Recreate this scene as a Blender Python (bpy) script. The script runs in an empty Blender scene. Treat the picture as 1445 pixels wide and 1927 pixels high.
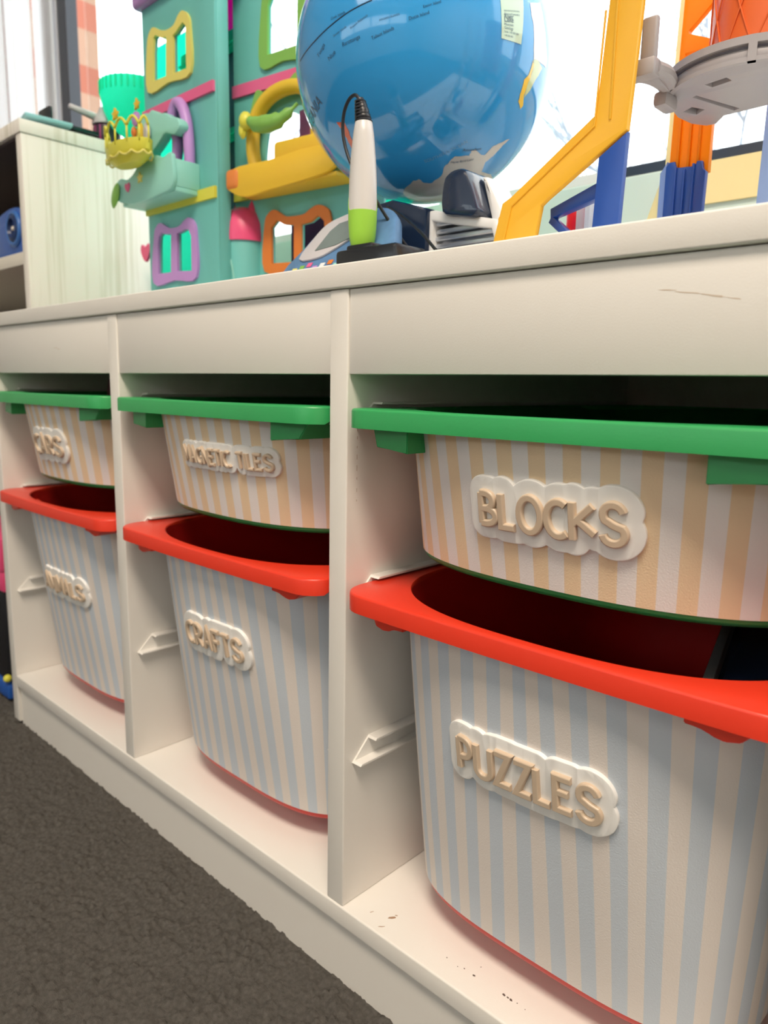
import bpy, bmesh, math, random
import numpy as np
from mathutils import Vector, Matrix
random.seed(7); rng = np.random.default_rng(7)
PI = math.pi
SC = bpy.context.scene
C = SC.collection

# ------------------------------------------------------------------ camera
cam_d = bpy.data.cameras.new('camera'); cam = bpy.data.objects.new('camera', cam_d); C.objects.link(cam)
cam_d.sensor_fit = 'HORIZONTAL'; cam_d.sensor_width = 36.0; cam_d.lens = 36.0*1381.05/1445
cam_d.clip_start = 0.01; cam_d.clip_end = 100
R_ = Vector((0.72795, 0.68539, 0.01809)); U_ = Vector((-0.12907, 0.11107, 0.98539)); F_ = Vector((-0.67337, 0.71965, -0.16932))
cam.matrix_world = Matrix(((R_.x, U_.x, -F_.x, 1.03398), (R_.y, U_.y, -F_.y, -0.35422), (R_.z, U_.z, -F_.z, 0.46817), (0, 0, 0, 1)))
cam_d.dof.use_dof = True; cam_d.dof.focus_distance = 0.46; cam_d.dof.aperture_fstop = 13.0
SC.camera = cam
# ------------------------------------------------------------------ light
SC.view_settings.view_transform = 'Standard'; SC.view_settings.look = 'None'
SC.view_settings.gamma = 1.0; SC.view_settings.exposure = 0.0; SC.view_settings.use_curve_mapping = False
W = bpy.data.worlds.new('overcast_sky'); SC.world = W; W.use_nodes = True
bg = W.node_tree.nodes['Background']; bg.inputs[0].default_value = (0.93, 0.97, 1.0, 1); bg.inputs[1].default_value = 3.3
def area(name, loc, size, power, color, rot=(0, 0, 0)):
    l = bpy.data.lights.new(name, 'AREA'); l.shape = 'RECTANGLE'; l.size = size[0]; l.size_y = size[1]; l.energy = power; l.color = color
    o = bpy.data.objects.new(name, l); o.location = loc; o.rotation_euler = rot; C.objects.link(o); return o
area('fill_area_light', (1.45, -0.95, 2.40), (1.2, 0.6), 64, (1.0, 0.85, 0.69))  # fill light added overhead to brighten the cabinet front
area('fill_area_light', (0.2, -2.6, 2.40), (1.2, 0.6), 11, (1.0, 0.85, 0.69))  # second, weaker added fill light farther back
# ------------------------------------------------------------------ helpers
def link(name, me, mat=None, parent=None, label=None, smooth=False):
    o = bpy.data.objects.new(name, me); C.objects.link(o)
    if mat is not None and not me.materials: me.materials.append(mat)
    if parent is not None: o.parent = parent
    if label: o['label'] = label
    if smooth:
        for p in me.polygons: p.use_smooth = True
    return o
def tag(o, label, cat, group=None, kind=None):
    o['label'] = label; o['category'] = cat
    if group: o['group'] = group
    if kind: o['kind'] = kind
    return o
def thing(name, label, cat, loc=(0, 0, 0), group=None, rz=0):
    o = bpy.data.objects.new(name, None); o.empty_display_size = 0.02; C.objects.link(o); o.location = loc; o.rotation_euler.z = rz
    return tag(o, label, cat, group)
def struct(o): o['kind'] = 'structure'; return o
def finish(bm, name, mat, parent=None, label=None, smooth=False, autos=None, rel=None):
    """bm in world coords; rel = origin to subtract (parent location)"""
    if rel is not None: bmesh.ops.translate(bm, verts=bm.verts, vec=-Vector(rel))
    bmesh.ops.recalc_face_normals(bm, faces=bm.faces)
    if autos is not None:
        for f in bm.faces: f.smooth = True
        for e in bm.edges:
            if len(e.link_faces) == 2 and e.calc_face_angle(0) > autos: e.smooth = False
    me = bpy.data.meshes.new(name); bm.to_mesh(me); bm.free()
    return link(name, me, mat, parent, label, smooth)
def box(bm, x0, x1, y0, y1, z0, z1, bev=0.0, seg=2, M=None):
    b = bmesh.new(); bmesh.ops.create_cube(b, size=1)
    for v in b.verts: v.co = Vector(((v.co.x+.5)*(x1-x0)+x0, (v.co.y+.5)*(y1-y0)+y0, (v.co.z+.5)*(z1-z0)+z0))
    if bev > 0: bmesh.ops.bevel(b, geom=b.edges[:], offset=bev, segments=seg, affect='EDGES', profile=.5)
    if M is not None: bmesh.ops.transform(b, matrix=M, verts=b.verts)
    merge(bm, b); return bm
def merge(bm, b):
    me = bpy.data.meshes.new('tmp'); b.to_mesh(me); b.free(); bm.from_mesh(me); bpy.data.meshes.remove(me)
def lathe(bm, prof, c=(0, 0, 0), n=32, M=None):
    b = bmesh.new(); rings = []
    for r, z in prof:
        rings.append([b.verts.new((max(r, 1e-5)*math.cos(2*PI*i/n), max(r, 1e-5)*math.sin(2*PI*i/n), z)) for i in range(n)])
    for a, d in zip(rings, rings[1:]):
        for i in range(n): b.faces.new((a[i], a[(i+1) % n], d[(i+1) % n], d[i]))
    b.faces.new(rings[0][::-1]); b.faces.new(rings[-1])
    if M is not None: bmesh.ops.transform(b, matrix=M, verts=b.verts)
    bmesh.ops.translate(b, verts=b.verts, vec=Vector(c)); merge(bm, b); return bm
def tube(bm, pts, r, n=10, closed=False, smoothn=0):
    pts = [Vector(p) for p in pts]
    if smoothn: pts = spline(pts, smoothn, closed)
    b = bmesh.new(); rings = []; N = len(pts); up = Vector((0.3, 0.2, 1)).normalized(); prev = None
    for i, p in enumerate(pts):
        rr = r[min(i*len(r)//N, len(r)-1)] if isinstance(r, (list, tuple)) else r
        if closed: t = pts[(i+1) % N]-pts[i-1]
        else: t = pts[min(i+1, N-1)]-pts[max(i-1, 0)]
        t.normalize()
        a = (prev if prev is not None else up); a = a - t*a.dot(t)
        if a.length < 1e-4: a = Vector((1, 0, 0)) - t*t.x
        a.normalize(); prev = a; c = t.cross(a)
        rings.append([b.verts.new(p + a*rr*math.cos(2*PI*k/n) + c*rr*math.sin(2*PI*k/n)) for k in range(n)])
    for i in range(N if closed else N-1):
        A = rings[i]; B = rings[(i+1) % N]
        for k in range(n): b.faces.new((A[k], A[(k+1) % n], B[(k+1) % n], B[k]))
    if not closed: b.faces.new(rings[0][::-1]); b.faces.new(rings[-1])
    merge(bm, b); return bm
def spline(P, k, closed=False):
    out = []; n = len(P); rg = range(n if closed else n-1)
    for i in rg:
        p0 = P[i-1] if (i > 0 or closed) else P[0]; p1 = P[i]; p2 = P[(i+1) % n]; p3 = P[(i+2) % n] if (closed or i+2 < n) else P[-1]
        for j in range(k):
            t = j/k; out.append(.5*((2*p1)+(p2-p0)*t+(2*p0-5*p1+4*p2-p3)*t*t+(-p0+3*p1-3*p2+p3)*t**3))
    if not closed: out.append(P[-1].copy())
    return out
def smooth2(P, k=5):
    return [(v.x, v.y) for v in spline([Vector((a, b, 0)) for a, b in P], k, True)]
def plate(outer, holes=(), thick=.004, frame=None, bev=0.0):
    """extruded 2-D outline with holes -> bmesh. outline (u,v); extruded towards +w. frame: 4x4 matrix taking (u,v,w)."""
    cu = bpy.data.curves.new('tmp', 'CURVE'); cu.dimensions = '2D'; cu.fill_mode = 'BOTH'; cu.extrude = max(thick/2-bev, 1e-5)
    cu.bevel_depth = bev; cu.bevel_resolution = 1; cu.offset = -bev
    for loop in [outer]+list(holes):
        s = cu.splines.new('POLY'); s.points.add(len(loop)-1); s.use_cyclic_u = True
        for q, (a, b) in zip(s.points, loop): q.co = (a, b, 0, 1)
    o = bpy.data.objects.new('tmp', cu); C.objects.link(o)
    dg = bpy.context.evaluated_depsgraph_get(); dg.update()
    me = bpy.data.meshes.new_from_object(o.evaluated_get(dg)); bm = bmesh.new(); bm.from_mesh(me)
    bpy.data.objects.remove(o); bpy.data.curves.remove(cu); bpy.data.meshes.remove(me)
    bmesh.ops.translate(bm, verts=bm.verts, vec=(0, 0, thick/2))
    bmesh.ops.remove_doubles(bm, verts=bm.verts, dist=1e-6)
    if frame is not None: bmesh.ops.transform(bm, matrix=frame, verts=bm.verts)
    return bm
def textmesh(s, size=1.0, extrude=0.0):
    cu = bpy.data.curves.new('tmp', 'FONT'); cu.body = s; cu.size = size; cu.extrude = extrude; cu.align_x = 'CENTER'
    o = bpy.data.objects.new('tmp', cu); C.objects.link(o)
    dg = bpy.context.evaluated_depsgraph_get(); dg.update()
    me = bpy.data.meshes.new_from_object(o.evaluated_get(dg)); bm = bmesh.new(); bm.from_mesh(me)
    bpy.data.objects.remove(o); bpy.data.curves.remove(cu); bpy.data.meshes.remove(me); return bm
def XZ(o, udir=(1, 0, 0), out=1):
    """frame: u along udir, v up, w towards the camera side (-y for udir=x)"""
    u = Vector(udir).normalized(); v = Vector((0, 0, 1)); w = u.cross(v)*out
    return Matrix(((u.x, v.x, w.x, o[0]), (u.y, v.y, w.y, o[1]), (u.z, v.z, w.z, o[2]), (0, 0, 0, 1)))
def join(a, b): merge(a, b); return a
# ------------------------------------------------------------------ materials
def mat(name, col, rough=.5, metal=0, spec=.5, coat=0, trans=None, bump=None, var=None, sub=0, alpha=None):
    m = bpy.data.materials.new(name); m.use_nodes = True; nt = m.node_tree; b = nt.nodes['Principled BSDF']
    b.inputs['Base Color'].default_value = (*col, 1); b.inputs['Roughness'].default_value = rough; b.inputs['Metallic'].default_value = metal
    b.inputs['Specular IOR Level'].default_value = spec; b.inputs['Coat Weight'].default_value = coat; b.inputs['Coat Roughness'].default_value = .05
    tc = nt.nodes.new('ShaderNodeTexCoord')
    if var:   # subtle procedural colour variation (scale, amount)
        n = nt.nodes.new('ShaderNodeTexNoise'); n.inputs['Scale'].default_value = var[0]; n.inputs['Detail'].default_value = 4
        nt.links.new(tc.outputs['Object'], n.inputs['Vector'])
        mx = nt.nodes.new('ShaderNodeMix'); mx.data_type = 'RGBA'; mx.inputs[6].default_value = (*[c*(1-var[1]) for c in col], 1); mx.inputs[7].default_value = (*[min(c*(1+var[1]), 1) for c in col], 1)
        nt.links.new(n.outputs['Fac'], mx.inputs[0]); nt.links.new(mx.outputs[2], b.inputs['Base Color'])
    if bump:
        n = nt.nodes.new('ShaderNodeTexNoise'); n.inputs['Scale'].default_value = bump[0]; n.inputs['Detail'].default_value = 3
        nt.links.new(tc.outputs['Object'], n.inputs['Vector'])
        bp = nt.nodes.new('ShaderNodeBump'); bp.inputs['Strength'].default_value = bump[1]; bp.inputs['Distance'].default_value = .001
        nt.links.new(n.outputs['Fac'], bp.inputs['Height']); nt.links.new(bp.outputs[0], b.inputs['Normal'])
    if trans:
        out = nt.nodes['Material Output']; t = nt.nodes.new('ShaderNodeBsdfTranslucent'); t.inputs[0].default_value = (*trans[1], 1)
        mx = nt.nodes.new('ShaderNodeMixShader'); mx.inputs[0].default_value = trans[0]
        nt.links.new(b.outputs[0], mx.inputs[1]); nt.links.new(t.outputs[0], mx.inputs[2]); nt.links.new(mx.outputs[0], out.inputs[0])
    return m
M_ = {}
M_['white'] = mat('white_lacquer', (.80, .775, .73), .38, var=(6, .015), bump=(900, .06))
M_['whiterail'] = mat('white_plastic_rail', (.83, .81, .77), .3)
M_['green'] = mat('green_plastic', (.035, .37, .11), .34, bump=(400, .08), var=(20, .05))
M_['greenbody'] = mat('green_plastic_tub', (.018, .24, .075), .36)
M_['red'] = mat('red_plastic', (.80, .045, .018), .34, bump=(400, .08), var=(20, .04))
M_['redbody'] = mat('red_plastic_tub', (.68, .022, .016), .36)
M_['signwhite'] = mat('white_acrylic', (.90, .89, .87), .28)
M_['signbeige'] = mat('beige_acrylic', (.64, .505, .375), .35)
def stripes(name, ca, cb, period, phase):
    m = mat(name, ca, .55); nt = m.node_tree; b = nt.nodes['Principled BSDF']
    uv = nt.nodes.new('ShaderNodeUVMap'); uv.uv_map = 'arc'; sp = nt.nodes.new('ShaderNodeSeparateXYZ'); nt.links.new(uv.outputs[0], sp.inputs[0])
    a = nt.nodes.new('ShaderNodeMath'); a.operation = 'MULTIPLY_ADD'; a.inputs[1].default_value = 1/period; a.inputs[2].default_value = phase+50
    nt.links.new(sp.outputs[0], a.inputs[0]); f = nt.nodes.new('ShaderNodeMath'); f.operation = 'FRACT'; nt.links.new(a.outputs[0], f.inputs[0])
    g = nt.nodes.new('ShaderNodeMath'); g.operation = 'GREATER_THAN'; g.inputs[1].default_value = .5; nt.links.new(f.outputs[0], g.inputs[0])
    mx = nt.nodes.new('ShaderNodeMix'); mx.data_type = 'RGBA'; mx.inputs[6].default_value = (*ca, 1); mx.inputs[7].default_value = (*cb, 1)
    nt.links.new(g.outputs[0], mx.inputs[0]); nt.links.new(mx.outputs[2], b.inputs['Base Color'])
    tc = nt.nodes.new('ShaderNodeTexCoord'); n = nt.nodes.new('ShaderNodeTexNoise'); n.inputs['Scale'].default_value = 1100; n.inputs['Detail'].default_value = 2
    nt.links.new(tc.outputs['Object'], n.inputs['Vector']); bp = nt.nodes.new('ShaderNodeBump'); bp.inputs['Strength'].default_value = .35; bp.inputs['Distance'].default_value = .0005
    nt.links.new(n.outputs['Fac'], bp.inputs['Height']); nt.links.new(bp.outputs[0], b.inputs['Normal'])
    return m
M_['wrapg'] = stripes('beige_white_striped_vinyl', (.85, .66, .44), (.83, .80, .785), .0207, .20)
M_['wrapr'] = stripes('blue_cream_striped_vinyl', (.60, .66, .735), (.80, .735, .69), .0205, .42)

# ------------------------------------------------------------------ carpet + room shell
def carpet():
    xs = np.concatenate([np.linspace(-2.6, -.35, 40)[:-1], np.linspace(-.35, .85, 640), np.linspace(.85, 3.2, 40)[1:]])
    ys = np.concatenate([np.linspace(-4.2, -.62, 40)[:-1], np.linspace(-.62, .02, 380), np.linspace(.02, .5, 12)[1:]])
    nx, ny = len(xs), len(ys); X, Y = np.meshgrid(xs, ys)
    Z = np.full_like(X, -.004)
    fine = (X > -.34) & (X < .84) & (Y > -.61) & (Y < .019)
    K = 13000; cx = rng.uniform(-.34, .84, K); cy = rng.uniform(-.61, .02, K)
    bump = np.zeros_like(X)
    ix0 = np.searchsorted(xs, cx-.008); ix1 = np.searchsorted(xs, cx+.008); iy0 = np.searchsorted(ys, cy-.008); iy1 = np.searchsorted(ys, cy+.008)
    for k in range(K):
        a = (slice(iy0[k], iy1[k]), slice(ix0[k], ix1[k])); rad = .0024+.0022*((k*7919) % 97)/97
        d2 = ((X[a]-cx[k])**2+(Y[a]-cy[k])**2)/rad**2
        bump[a] = np.maximum(bump[a], (.65+.35*((k*31) % 89)/89)*np.sqrt(np.clip(1-d2, 0, 1)))
    Z[fine] += bump[fine]*.0052*(.6+.4*np.sin(X[fine]*55+2*np.sin(Y[fine]*40))*np.sin(Y[fine]*61)) + rng.normal(0, .0004, fine.sum())
    co = np.stack([X, Y, Z], -1).reshape(-1, 3)
    me = bpy.data.meshes.new('floor'); me.vertices.add(nx*ny); me.vertices.foreach_set('co', co.ravel().astype(np.float32))
    idx = np.arange(nx*ny).reshape(ny, nx); q = np.stack([idx[:-1, :-1], idx[:-1, 1:], idx[1:, 1:], idx[1:, :-1]], -1).reshape(-1, 4)
    me.loops.add(q.size); me.loops.foreach_set('vertex_index', q.ravel().astype(np.int32)); me.polygons.add(len(q))
    me.polygons.foreach_set('loop_start', np.arange(0, q.size, 4, dtype=np.int32)); me.polygons.foreach_set('loop_total', np.full(len(q), 4, np.int32))
    me.update(); me.validate()
    m = mat('charcoal_loop_carpet', (.098, .091, .083), .95, spec=.12, bump=(1500, .9), var=(300, .55))
    for p in me.polygons: p.use_smooth = True
    struct(link('floor', me, m))
carpet()
wallm = mat("painted_wall", (.74, .70, .63), .8, bump=(200, .05)); ceilm = mat('white_ceiling', (.82, .81, .79), .9)
bm = bmesh.new(); box(bm, -2.7, 3.3, -4.3, .6, 2.44, 2.5); struct(finish(bm, 'ceiling', ceilm))
bm = bmesh.new(); box(bm, -2.7, -2.6, -4.3, .6, -.01, 2.44); struct(finish(bm, 'wall_left', wallm))
bm = bmesh.new(); box(bm, 3.2, 3.3, -4.3, .6, -.01, 2.44); struct(finish(bm, 'wall_right', wallm))
bm = bmesh.new()   # wall opposite the cabinet with a wide glazed opening
for a in ((-2.6, 3.2, 0, 1.5), (-2.6, 3.2, 2.2, 2.44), (-2.6, -2.2, 1.5, 2.2), (2.8, 3.2, 1.5, 2.2)): box(bm, a[0], a[1], -4.3, -4.2, a[2], a[3])
struct(finish(bm, 'wall_front', wallm))
def glassm():
    m = bpy.data.materials.new('window_glass'); m.use_nodes = True; nt = m.node_tree; nt.nodes.clear()
    o = nt.nodes.new('ShaderNodeOutputMaterial'); t = nt.nodes.new('ShaderNodeBsdfTransparent'); t.inputs[0].default_value = (.97, .99, .985, 1)
    g = nt.nodes.new('ShaderNodeBsdfGlossy'); g.inputs['Roughness'].default_value = .02; mx = nt.nodes.new('ShaderNodeMixShader'); mx.inputs[0].default_value = .05
    nt.links.new(t.outputs[0], mx.inputs[1]); nt.links.new(g.outputs[0], mx.inputs[2]); nt.links.new(mx.outputs[0], o.inputs[0]); return m
M_['whiterail2'] = None; M_['glass'] = glassm(); M_['darkframe'] = mat('dark_aluminium', (.045, .05, .065), .4, metal=.1); M_['lightframe'] = mat('pale_aluminium', (.62, .65, .72), .4, metal=.3)
w2 = bpy.data.objects.new('window_2', None); C.objects.link(w2); struct(w2)
bm = bmesh.new()
for x in (-2.2, -.95, .3, 1.55, 2.8): box(bm, x-.03, x+.03, -4.29, -4.22, 1.5, 2.2)
box(bm, -2.2, 2.8, -4.29, -4.22, 1.5, 1.56); box(bm, -2.2, 2.8, -4.29, -4.22, 2.14, 2.2)
finish(bm, 'window_frame', M_['darkframe'], w2)
bm = bmesh.new(); box(bm, -2.2, 2.8, -4.262, -4.258, 1.55, 2.15); finish(bm, 'window_pane', M_['glass'], w2)
# housings for the two added fill lights
for x, y in ((1.45, -.95), (.2, -2.6)):
    t = thing('fill_light_panel', 'flat white housing of the added fill light nearer the low cabinet' if y > -2 else 'flat white housing of the added fill light farther from the low cabinet', 'ceiling light', (x, y, 2.405))
    b = bmesh.new(); box(b, -.64, .64, -.34, .34, .005, .035, .004); finish(b, 'housing', mat('fill_housing', (.8, .8, .8), .5), t)
# back wall below the window + window
bm = bmesh.new(); box(bm, -.83, 3.2, .5, .58, -.01, .655); box(bm, -2.6, -1.62, .5, .58, -.01, 2.44); box(bm, -1.62, -.83, .5, .58, -.01, .655); box(bm, -1.62, -.83, .5, .58, 2.2, 2.44); box(bm, -.83, 3.2, .5, .58, 2.2, 2.44)
struct(finish(bm, 'wall_back', mat('sage_wall', (.60, .60, .50), .8)))
w1 = bpy.data.objects.new('window_1', None); C.objects.link(w1); struct(w1)
bm = bmesh.new(); box(bm, -.83, 3.2, .49, .56, .655, .711, .002); finish(bm, 'lower_panel', mat('mint_tint_panel', (.66, .78, .70), .6), w1)  # mint tint of the light below the window put into the colour
bm = bmesh.new(); box(bm, .60, 3.2, .495, .55, .7115, .7235, .001); finish(bm, 'bottom_rail', M_['darkframe'], w1)
bm = bmesh.new(); box(bm, -.79, .599, .495, .55, .7115, .7235, .001); finish(bm, 'bottom_rail', M_['whiterail'], w1)
bm = bmesh.new(); box(bm, -.828, -.786, .486, .515, .655, 2.2, .002); finish(bm, 'mullion', M_['darkframe'], w1)
bm = bmesh.new(); box(bm, -.858, -.829, .482, .50, .655, 2.2, .002); finish(bm, 'side_channel', M_['lightframe'], w1)
bm = bmesh.new(); box(bm, .33, .35, .50, .55, .72, 2.2, .002); finish(bm, 'mullion', M_['lightframe'], w1)
bm = bmesh.new(); box(bm, -1.61, -.83, .528, .532, .66, 2.2); box(bm, -.78, 3.2, .528, .532, .72, 2.2); finish(bm, 'window_pane', M_['glass'], w1)
bm = bmesh.new(); box(bm, .69, 1.3, .4865, .4895, .667, .7105, .0005)
tag(finish(bm, 'yellow_tint', mat('pale_yellow_tint', (.92, .76, .38), .7)), 'pale yellow light tint under the dark window rail at right, added as a panel', 'card')  # yellow light tint below the window, put in as a thin panel
# white slatted blind left of the mullion
bm = bmesh.new()
x = -1.198+.0
while x < -.83:
    box(bm, x, x+.052, .462+.004*math.sin(x*40), .468+.004*math.sin(x*40), .70, 2.3, .001); x += .056
tag(finish(bm, 'vertical_blind', mat('white_blind', (.92, .92, .92), .7, trans=(.7, (.97, .97, .98)))), 'white vertical blind hanging beside the dark window post', 'blind')
bm = bmesh.new(); box(bm, -1.34, -1.205, .455, .4605, .9, 2.3, .001)
tag(finish(bm, 'wooden_strip', mat('orange_pine', (.72, .45, .22), .5, var=(30, .1))), 'orange pine strip at the far left edge before the blind', 'strip')
t = thing('paper_tag', 'small paper tag with a red drop above a blue drop, by the pine strip', 'tag', (-1.19, .44, 1.26))
b = plate(smooth2([(-.008, 0), (-.005, .024), (.004, .03), (.014, .018), (.008, -.004)]), (), .002, XZ((0, 0, 0))); finish(b, 'red_drop', mat('red_paper', (.8, .05, .08), .5), t)
b = plate(smooth2([(-.008, -.004), (.006, -.008), (.012, -.02), (.0, -.05), (-.008, -.05)]), (), .002, XZ((0, 0, 0))); finish(b, 'blue_drop', mat('blue_paper', (.30, .62, .80), .5), t)
# ------------------------------------------------------------------ outside
bm = bmesh.new(); box(bm, -12, 12, .7, 25, -.35, -.3); struct(finish(bm, 'ground_outside', mat('pale_paving', (.6, .6, .58), .9)))
def brickm():
    m = mat('red_brick', (.6, .2, .13), .85); nt = m.node_tree; b = nt.nodes['Principled BSDF']; tc = nt.nodes.new('ShaderNodeTexCoord'); mp = nt.nodes.new('ShaderNodeMapping'); mp.inputs['Rotation'].default_value = (PI/2, 0, 0)
    br = nt.nodes.new('ShaderNodeTexBrick'); br.inputs['Color1'].default_value = (.60, .20, .13, 1); br.inputs['Color2'].default_value = (.50, .17, .11, 1); br.inputs['Mortar'].default_value = (.55, .33, .23, 1)
    br.inputs['Scale'].default_value = 1; br.inputs['Brick Width'].default_value = .24; br.inputs['Row Height'].default_value = .086; br.inputs['Mortar Size'].default_value = .006
    nt.links.new(tc.outputs['Object'], mp.inputs[0]); nt.links.new(mp.outputs[0], br.inputs[0]); nt.links.new(br.outputs[0], b.inputs['Base Color']); return m
bm = bmesh.new(); box(bm, -1.62, -1.205, .56, .774, -.3, 3.2); tag(finish(bm, 'brick_pier', brickm()), 'orange red brick pier outside the window beside the dark post', 'pier')
def tree(loc, h, seed, label):
    rd = random.Random(seed); b = bmesh.new()
    def grow(p, d, L, r, lvl):
        pts = [p]; q = p.copy()
        for i in range(4):
            d = (d+Vector((rd.uniform(-.25, .25), rd.uniform(-.25, .25), rd.uniform(-.05, .18)))).normalized(); q = q+d*L/4; pts.append(q.copy())
        tube(b, pts, [r, r*.85, r*.7, r*.6], 5)
        if lvl < 4:
            for i in range(3 if lvl < 3 else 2):
                a = rd.uniform(0, 2*PI); e = (d+Vector((math.cos(a), math.sin(a), .25))*rd.uniform(.5, 1.0)).normalized()
                grow(pts[rd.choice((2, 3, 4))], e, L*.68, r*.55, lvl+1)
    grow(Vector((0, 0, 0)), Vector((0, 0, 1)), h, h*.022, 0)
    o = finish(b, 'bare_tree', M_['bark']); o.location = loc; tag(o, label, 'tree')
M_['bark'] = mat('bloom_paled_bark', (.34, .36, .42), .9)  # bark paled to stand in for sky bloom on the branches
tree((-3.4, 3.6, -.3), 1.9, 3, 'bare thin branched tree outside left of the toy house')
tree((-.9, 4.4, -.3), 1.9, 5, 'bare pale tree outside seen right of the globe')
tree((-.15, 3.4, -.3), 1.7, 11, 'bare pale tree outside behind the plastic track tower')
# ------------------------------------------------------------------ storage frame
ZA, ZB, ZC, ZD, ZE = .5487, .5325, .4756, .0685, .0518
cab = thing('storage_cabinet', 'low white lacquered toy storage frame with three bays of sliding boxes on dark carpet', 'cabinet')
bm = bmesh.new(); box(bm, 0, .99, -.002, .44, ZB, ZA, .0014, 3); finish(bm, 'top_board', M_['white'], cab, autos=.6)
for i, x in enumerate((0, .324, .648, .972)):
    bm = bmesh.new(); box(bm, x, x+.018, 0, .44, ZD if 0 < i < 3 else 0, ZB-.0004, .0012, 3)
    finish(bm, 'divider' if 0 < i < 3 else 'side_panel', M_['white'], cab, autos=.6)
for x in (.018, .342, .666):
    bm = bmesh.new(); box(bm, x+.0004, x+.3056, .0012, .017, ZC, ZB-.0006, .0008, 2); finish(bm, 'fascia', M_['white'], cab, autos=.6)
bm = bmesh.new(); box(bm, .0185, .9715, -.001, .43, ZE, ZD, .0016, 3); finish(bm, 'bottom_shelf', M_['white'], cab, autos=.6)
bm = bmesh.new(); box(bm, .0185, .9715, .004, .02, -.004, ZE-.0004, .0005, 1); finish(bm, 'plinth', M_['white'], cab)
bm = bmesh.new(); box(bm, .018, .972, .431, .436, ZD, ZB-.001); finish(bm, 'back_panel', M_['white'], cab)
def rail_bm(x, s, zt):
    """C-shaped slide rail on a bay wall: s=+1 opens to +x. Front end cut on the slant."""
    b = bmesh.new(); w = .0095; t = .0015; h = .0168
    prof = [(0, -h), (w, -h), (w, -h+t), (t, -h+t), (t, -t), (w, -t), (w, 0), (0, 0)]
    front = lambda z: .0085+(z+h)/h*.0175
    A = [b.verts.new((x+s*u, front(z), zt+z)) for u, z in prof]; B = [b.verts.new((x+s*u, .42, zt+z)) for u, z in prof]
    n = len(prof)
    for i in range(n): b.faces.new((A[i], A[(i+1) % n], B[(i+1) % n], B[i]))
    for L_ in (A, B):
        for q in ((0, 1, 2, 3), (0, 3, 4, 7), (7, 4, 5, 6)): b.faces.new([L_[k] for k in q])
    return b
for x0 in (.018, .342, .666):
    for zt in (.2030, .3300, .4568):
        for xx, s in ((x0, 1), (x0+.306, -1)): finish(rail_bm(xx, s, zt), 'rail', M_['whiterail'], cab, 'white plastic slide rail')
M_['stain'] = mat('brown_grime', (.38, .24, .15), .8); M_['chip'] = mat('dark_chip', (.12, .09, .075), .9); M_['scuff'] = mat('faint_scuff', (.66, .56, .46), .7)
def blob(cx, cy, r, seed, k=9, asp=1.0, ang=0):
    rd = random.Random(seed); o = []
    for i in range(k):
        a = 2*PI*i/k; rr = r*rd.uniform(.55, 1.15); u, v = rr*math.cos(a)*asp, rr*math.sin(a)
        o.append((cx+u*math.cos(ang)-v*math.sin(ang), cy+u*math.sin(ang)+v*math.cos(ang)))
    return smooth2(o, 3)
FL = Matrix.Translation((0, 0, ZD))
for i, (x, y, r, a, g) in enumerate(((.7012, .0183, .0014, 2.2, .9), (.7022, .0225, .0006, 2, .3), (.7020, .006, .0005, 5, .8), (.686, .012, .0004, 5, 1.2))): finish(plate(blob(x, y, r, i, 11, a, g), (), .00006, FL), 'grime', M_['stain'], cab, 'brown grime smear on the bottom shelf')
for i, (x, y, r, a) in enumerate(((.7561, .0167, .0005, 1.4), (.7666, .0155, .0004, 1.6), (.7712, .0173, .0005, 1.5), (.7796, .0171, .0008, 1.5), (.7786, .0266, .0004, 1), (.8036, .0179, .0008, 1.8), (.8068, .0177, .0006, 1.6), (.8095, .0176, .0009, 1.5), (.8138, .0183, .0005, 1), (.8203, .0177, .0004, 1))): finish(plate(blob(x, y, r, 30+i, 8, a, -.3), (), .00006, FL), 'chip', M_['chip'], cab, 'dark chip in the bottom shelf')
FF = Matrix(((1, 0, 0, 0), (0, 0, -1, .0012), (0, 1, 0, 0), (0, 0, 0, 1)))
for i, (x, z, r, a, g) in enumerate(((.884, .5155, .00035, 14, -.10), (.893, .5137, .0004, 18, -.13), (.905, .5116, .00045, 16, -.18), (.914, .5098, .0003, 14, -.16), (.2, .503, .0003, 22, -.02), (.2075, .5015, .0003, 16, .05))): finish(plate(blob(x, z, r, 60+i, 12, a, g), (), .00005, FF), 'scuff', M_['scuff'], cab, 'faint brown scuff mark on the fascia')
for i, (z, h) in enumerate(((.4395, .0030), (.4330, .0022), (.4262, .0016), (.4200, .0034), (.4125, .0040), (.4040, .0018), (.3960, .0026), (.3880, .0014))):
    bm = bmesh.new(); box(bm, .66595, .66606, .0100, .0103, z-h, z); finish(bm, 'chip', M_['stain'], cab, 'brown crack dash along the divider edge band')
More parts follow.
